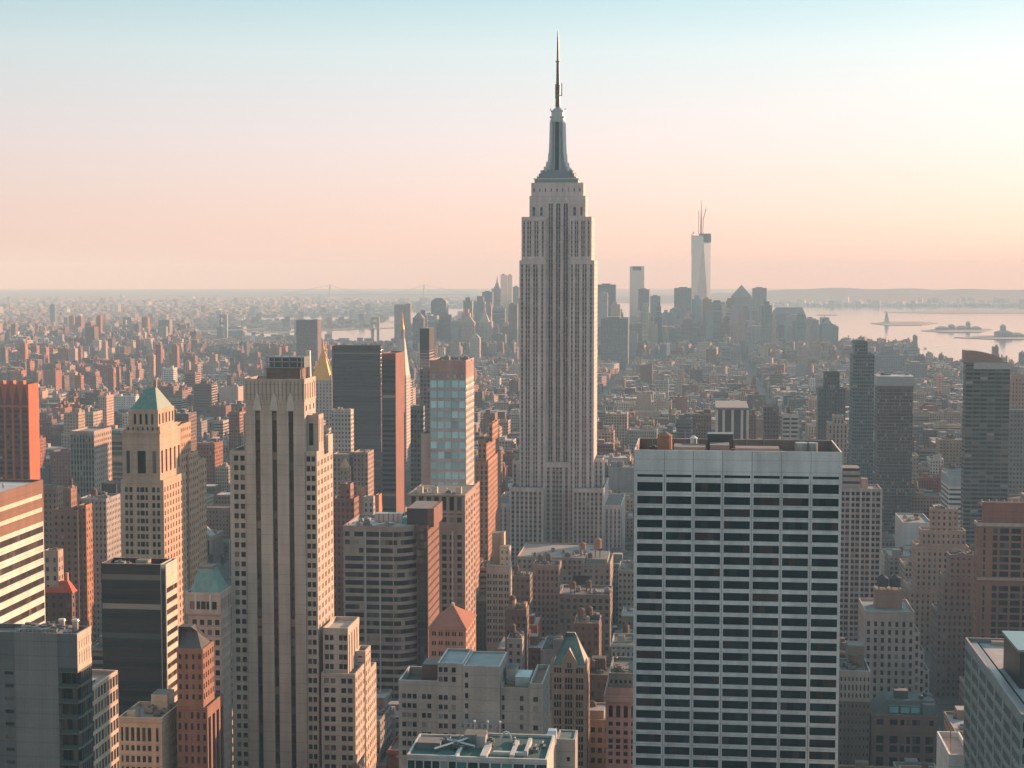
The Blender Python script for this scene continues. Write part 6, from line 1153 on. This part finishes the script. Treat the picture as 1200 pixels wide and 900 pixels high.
# ------------------------------------------------------------------ the outer boroughs: low carpet of houses to the horizon
def carpet():
    m = MB(); n = 17000; r = rng
    px = r.uniform(-60, 1000, n); py = 348.5 + 58 * r.power(1.55, n) ; H = r.random(n)
    for i in range(n):
        x, y = gnd(px[i], py[i])
        ga = -.42 if x < -2600 else .28 if x < 0 else -.15; cg, sg_ = math.cos(ga), math.sin(ga); u_, v_ = x * cg + y * sg_, -x * sg_ + y * cg; u_ = math.floor(u_ / 240) * 240 + r.uniform(0, 205); v_ = math.floor(v_ / 82) * 82 + (8 if r.random() < .5 else 36) + r.uniform(-3, 3); x, y = u_ * cg - v_ * sg_, u_ * sg_ + v_ * cg
        if y < 5300 and x > -.37 * y and px[i] > 250: continue
        if px[i] > 640 and (py[i] > 356 or y < 14500): continue
        if y < 4300 or wet([x], [y])[0]: continue
        k = max(1.0, y / 7000); w_ = r.uniform(9, 26) * k; d = r.uniform(9, 24) * k; z = r.uniform(7, 14) * (k ** .35)
        if H[i] > .93: z *= 2.2
        if H[i] > .985 and py[i] < 400: z = r.uniform(35, 60); w_ = 22 * k; 
        ci = r.choice(len(PAL), p=np.array(PW) / sum(PW)); c = tuple(np.array(PAL[ci][1]) * r.uniform(.7, 1.3))
        m.rbox(x, y, w_, d, ga, 0, z, c, (.35, .35, .45, .5), ROOFC[r.integers(0, 7)], float(r.random()))
    # shore towns across the bay and on the hills' foot
    for i in range(1500):
        p = r.uniform(700, 1230); q = 359.2 - 3.6 * r.random() ** 1.6; x, y = gnd(p, q)
        if wet([x], [y])[0]: continue
        c = tuple(np.array((.5, .45, .4)) * r.uniform(.6, 1.3)); m.rbox(x, y, r.uniform(20, 60), r.uniform(20, 40), r.uniform(-.5, .5), 0, r.uniform(10, 26) * (1 if r.random() < .95 else 2.4), c, (0, 0, 0, 0), c, float(r.random()))
    o = m.build('distant_houses', M_FAC); tag(o, 'far carpet of low houses spreading to the horizon', None, None, 'stuff')
carpet()
# housing slabs with sunlit ends that stand out above the low streets
def slabs():
    r = random.Random(5); m = [(4, 408, 436), (27, 402, 436), (40, 405, 425), (51, 407, 424), (75, 408, 432), (85, 408, 432), (93, 407, 430), (86, 436, 462), (92, 440, 470), (110, 440, 470), (130, 431, 465), (138, 430, 462), (150, 436, 470), (178, 416, 450), (186, 404, 440), (205, 405, 430), (220, 424, 450), (16, 380, 398), (84, 370, 384), (92, 371, 388), (104, 378, 404), (116, 371, 400), (170, 372, 390), (122, 400, 420), (160, 380, 396)]
    for i, (px, yt, yb) in enumerate(m):
        x, y = gnd(px, yb + 14); z = at(px, yt, y)[1]; h = Hero('housing_tower', '', y, 'housing tower', 'brick housing towers beyond the orange ribbed tower'); W = r.uniform(5, 8) * y / FPX; c = random.Random(i).choice((BRICK, RUST, PINK, BROWN))
        if wet([x], [y])[0] or z < 12: continue
        h.label = 'brick housing tower with a sunlit flank among low streets beyond the orange ribbed tower'; h.tier(x - W / 2, x + W / 2, y, y + W * 1.2, 0, z, c, (3.5, 3, .4, .45)); h.house(x - W * .15, x + W * .2, y + W * .4, y + W * .8, z - 1, z + 4, c); h.finish(yb, clear=False)
slabs()

# ------------------------------------------------------------------ bridges, statue, islands' buildings, boats
def bridge(label, A, Bp, zd, ztop, col, stone=False, group=None):
    root = empty('suspension_bridge', ((A[0] + Bp[0]) / 2, (A[1] + Bp[1]) / 2, 0)); tag(root, label, 'bridge', group)
    A, Bp = np.array(A, float), np.array(Bp, float); L = np.linalg.norm(Bp - A); u = (Bp - A) / L; n = np.array((-u[1], u[0])); P = lambda t, s, z: (*(A + u * t + n * s), z)
    m = MB(); wd = 13
    for s0, s1, z0, z1 in ((-wd, wd, zd - 4, zd),):
        q = [P(-L * .5, s0, z0), P(L * 1.5, s0, z0), P(L * 1.5, s1, z0), P(-L * .5, s1, z0)]; t = [(a[0], a[1], z1) for a in q]; m.quad(*t, col); m.quad(*q[::-1], col)
        for i in range(4): j = (i + 1) % 4; m.quad(q[i], q[j], t[j], t[i], col)
    m.build('deck', M_ROOF, root)
    for t in (0, L):
        m = MB()
        for s in (-wd - 2, wd + 2): c = P(t, s, 0); m.box(c[0] - 5, c[0] + 5, c[1] - 5, c[1] + 5, 0, ztop, col)
        for z in (zd + (ztop - zd) * .45, ztop - 5): m.bar(P(t, -wd, z), P(t, wd, z), 4, col)
        m.build('tower', M_ROOF if stone else M_METAL, root)
    for s in (-wd - 1, wd + 1):
        m = MB(); ts = np.linspace(-.5, 1.5, 41) * L
        def zc(t):
            if 0 <= t <= L: return zd + 3 + (ztop - zd - 5) * (2 * t / L - 1) ** 2
            e = (-t if t < 0 else t - L) / (L * .5); return ztop - 2 - (ztop - zd) * e
        for a, b in zip(ts[:-1], ts[1:]): m.bar(P(a, s, zc(a)), P(b, s, zc(b)), .7, col)
        for t in ts[1:-1:1]: m.bar(P(t, s, zd), P(t, s, zc(t)), .2, col)
        m.build('cable', M_METAL, root)
def far_things():
    a, b = gnd(387, 352.6), gnd(497, 352.8); z = at(387, 333.5, a[1])[1]; bridge('very long suspension bridge with two slim towers on the far horizon', a, b, 62, max(z, 150), (.25, .25, .26))
    a, b = gnd(150, 404), gnd(262, 399); bridge('steel suspension bridge crossing the river above the low eastern streets', a, b, 40, 98, (.2, .22, .24))
    a, b = gnd(350, 400), gnd(440, 396); bridge('stone-towered bridge across the river behind the gold pyramid tower', a, b, 38, 82, (.3, .25, .2), True)
    x, y = gnd(1039, 379.2); root = empty('harbor_statue', (x, y, 0)); tag(root, 'green robed statue with raised torch on its island pedestal in the bay', 'statue'); k = (at(1039, 364, y)[1]) / 93.0
    m = MB(); m.frustum(x, y, 11, 30, 27, 2, 9 * k, (.3, .28, .24)); m.build('fort', M_ROOF, root); m = MB(); m.frustum(x, y, 4, 17, 11, 12 * k, 47 * k, (.36, .32, .27), rot=.78); m.build('pedestal', M_ROOF, root)
    m = MB(); G = (.16, .26, .22)
    for (r0, z0), (r1, z1) in zip([(7.5, 47), (6.8, 60), (5.6, 70), (4.6, 76), (1.8, 78), (2.4, 80), (2.2, 83)], [(6.8, 60), (5.6, 70), (4.6, 76), (1.8, 78), (2.4, 80), (2.2, 83), (3.4, 84.5)]): m.frustum(x, y, 10, r0, r1, z0 * k, z1 * k, G)
    m.bar((x - 4, y, 74 * k), (x - 6.5, y, 88 * k), 1.5, G); m.frustum(x - 6.7, y, 8, 1.2, 2.4, 88 * k, 91 * k, G); m.frustum(x - 6.7, y, 8, 1.6, .2, 91 * k, 95 * k, (.6, .45, .2)); m.bar((x + 4.5, y - 2, 64 * k), (x + 4.5, y - 3, 70 * k), 2.2, G); m.build('robed_figure', M_COPPER, root)
    for nm, lab, pts in (('island_hall', 'long many-roofed hall on the middle island of the bay', ((1098, 1112, 387.5, 9), (1113, 1119, 387, 15), (1122, 1134, 387, 10), (1134, 1137, 386.6, 24), (1139, 1150, 387, 8))), ('shore_terminal', 'old waterfront terminal with a clock tower on a long pier', ((1168, 1186, 395.5, 16), (1175, 1178.5, 395.3, 34), (1186, 1200, 395.6, 9)))):
        h = None
        for i, (xa, xb, yb, zz) in enumerate(pts):
            x0, y0 = gnd(xa, yb); x1 = gnd(xb, yb)[0]
            if h is None: h = Hero(nm, lab, y0, 'building')
            h.tier(x0, x1, y0, y0 + 60, 1, zz * 1.3, (.32, .24, .2), (6, 5, .4, .5)); m = MB(); m.pyramid(x0, x1, y0, y0 + 60, zz * 1.3 - .5, zz * 1.3 + 7, (.18, .2, .19), x0 + (x1 - x0) * .3, x1 - (x1 - x0) * .3, y0 + 28, y0 + 32); h.part('roof_hip', m, M_COPPER)
        h.finish(380, clear=False)
    x, y = gnd(1084, 409); root = empty('ferry', (x, y, .6)); tag(root, 'small white ferry drawing a long pale wake across the bay', 'boat'); m = MB(); m.pyramid(x - 5, x + 6, y - 2, y + 2, .6, 2, (.5, .48, .45), x - 6, x + 6, y - 2.2, y + 2.2); m.build('hull', M_PAINT, root); m = MB(); m.box(x - 3, x + 4, y - 1.6, y + 1.6, 2, 4, (.75, .73, .7)); m.box(x - 2, x + 1, y - 1, y + 1, 4, 5.4, (.75, .73, .7)); m.build('cabin', M_PAINT, root)
    m = MB(); P = [gnd(1085.5, 409.2), gnd(1098, 406.2), gnd(1113, 404.6)]; Q = [gnd(1085.5, 408.9), gnd(1098, 405.5), gnd(1113, 404.2)]
    for i in range(2): m.quad((*P[i], .9), (*P[i + 1], .9), (*Q[i + 1], .9), (*Q[i], .9), (.7, .7, .68))
    o = m.build('wake_foam', M_ROOF); tag(o, 'long pale wake behind the ferry', None, None, 'stuff')
far_things()

# ------------------------------------------------------------------ trees of the park and the avenue's cars
def tree_meshes():
    r = random.Random(2); out = []
    for v in range(4):
        t = MB(); t.frustum(0, 0, 7, .35, .22, 0, 5, (.09, .065, .05)); 
        for k in range(6): a = k * 1.05 + r.random(); t.bar((0, 0, 3.5 + k * .4), (2.3 * math.cos(a), 2.3 * math.sin(a), 6.5 + k * .8), .09, (.09, .065, .05))
        m = MB(); C0 = [(r.gauss(0, 1.9), r.gauss(0, 1.9), r.uniform(5.2, 12.5)) for _ in range(26)]
        for cx, cy_, cz in C0:
            tone = r.uniform(.6, 1.4)
            for _ in range(34):
                p = Vector((cx + r.gauss(0, .75), cy_ + r.gauss(0, .75), cz + r.gauss(0, .6))); u = Vector((r.gauss(0, 1), r.gauss(0, 1), r.gauss(0, 1))).normalized(); w_ = u.orthogonal().normalized(); s = r.uniform(.18, .36)
                m.quad(tuple(p + u * s), tuple(p + w_ * s), tuple(p - u * s), tuple(p - w_ * s), tuple(c * tone for c in ((.15, .07, .03) if v % 2 else (.13, .09, .035))))
        out.append((t, m))
    return out
def trees():
    M = []
    for t, m in tree_meshes(): a = t.build('trunk', M_WOOD); b = m.build('crown', M_LEAF); M.append((a, b))
    r = random.Random(9); spots = [(r.uniform(984, 1048), r.uniform(893, 912)) for _ in range(16)] + [(r.uniform(218, 266), r.uniform(664, 690)) for _ in range(9)]; used = [False] * 4
    for i, (px, py) in enumerate(spots):
        park = i < 16
        if park: x = 50 + (i % 8) * 9 + r.uniform(-2, 2); y = 705 + (i // 8) * 14 + r.uniform(-3, 3)
        else: x, y = gnd(px, py)
        root = empty('park_tree', (x, y, .1)); s = r.uniform(.95, 1.3); root.scale = (s, s, s); root.rotation_euler[2] = r.uniform(0, 6)
        tag(root, 'rusty autumn tree in the park below the loggia block' if park else 'brownish street tree in front of the columned hall', 'tree', 'park trees' if park else 'trees by the columned hall')
        for src in M[i % 4]:
            c = src if not used[i % 4] else src.copy()
            if used[i % 4]: COL.objects.link(c)
            c.parent = root; c.location = (0, 0, 0)
        used[i % 4] = True
trees()
def cars():
    r = random.Random(4); first = None
    for i in range(16):
        lane = i % 4; x = 126 - 5.4 + lane * 3.6; y = 820 + i * 17 + r.uniform(-4, 4); root = empty('parked_car' if False else 'car', (x, y, .02)); tag(root, 'small dark car driving along the shaded avenue beside the block with teal skylights', 'car', 'cars on the avenue')
        if first is None:
            b = MB(); b.pyramid(-.9, .9, -2.3, 2.3, .35, .95, (.08, .085, .09), -.85, .85, -2.2, 2.2); c = MB(); c.pyramid(-.8, .8, -1.6, 1.0, .95, 1.5, (.02, .025, .03), -.65, .65, -1.1, .5, (.08, .085, .09)); w_ = MB()
            first = [b.build('body', M_PAINT, root), c.build('cabin', M_GLASS, root)]
            for sx in (-.8, .8):
                for sy in (-1.4, 1.4): w_ = MB(); w_.frustum(sx, sy, 8, .3, .3, .0, .62, (.02, .02, .02)); first.append(w_.build('wheel', M_ROOF, root))
            for o in first: o.location = (0, 0, 0); o.data.transform(__import__('mathutils').Matrix.Translation(root.location))
        else:
            for s in first: c = s.copy(); COL.objects.link(c); c.parent = root
cars()
def bird():
    p = ray(759, 140.5); t = 420.0; root = empty('bird', tuple(np.array((0, 0, CAMH)) + p * t)); tag(root, 'small dark bird gliding alone in the sky', 'bird'); m = MB(); c = (.05, .05, .05)
    body = [(0, -.28, .02), (.06, 0, .05), (0, .3, 0), (-.06, 0, .05)]
    m.quad(*body, c); m.quad((0, -.28, .02), (-.06, 0, -.04), (0, .3, 0), (.06, 0, -.04), c)
    for s in (-1, 1):
        m.quad((0, -.1, .03), (s * .3, -.12, .14), (s * .32, .06, .14), (0, .1, .03), c); m.quad((s * .3, -.12, .14), (s * .62, .04, .08), (s * .62, .08, .08), (s * .32, .06, .14), c)
    o = m.build('body', M_ROOF); o.parent = root
bird()

# ------------------------------------------------------------------ the hazy air
hz = MB(); S = 29500.0; hz.box(-S, S, -S, S, -1.5, 452, bottom=True)
hm = bpy.data.materials.new('hazy_air'); hm.use_nodes = True; ht = hm.node_tree; ht.nodes.clear(); ho = N(ht, 'ShaderNodeOutputMaterial'); hv = N(ht, 'ShaderNodeVolumePrincipled')
hv.inputs['Color'].default_value = HAZE['color']; hv.inputs['Absorption Color'].default_value = (1, 1, 1, 1); hv.inputs['Density'].default_value = HAZE['density']; hv.inputs['Anisotropy'].default_value = HAZE['aniso']; ht.links.new(hv.outputs[0], ho.inputs['Volume'])
o = hz.build('haze', hm); o['kind'] = 'stuff'
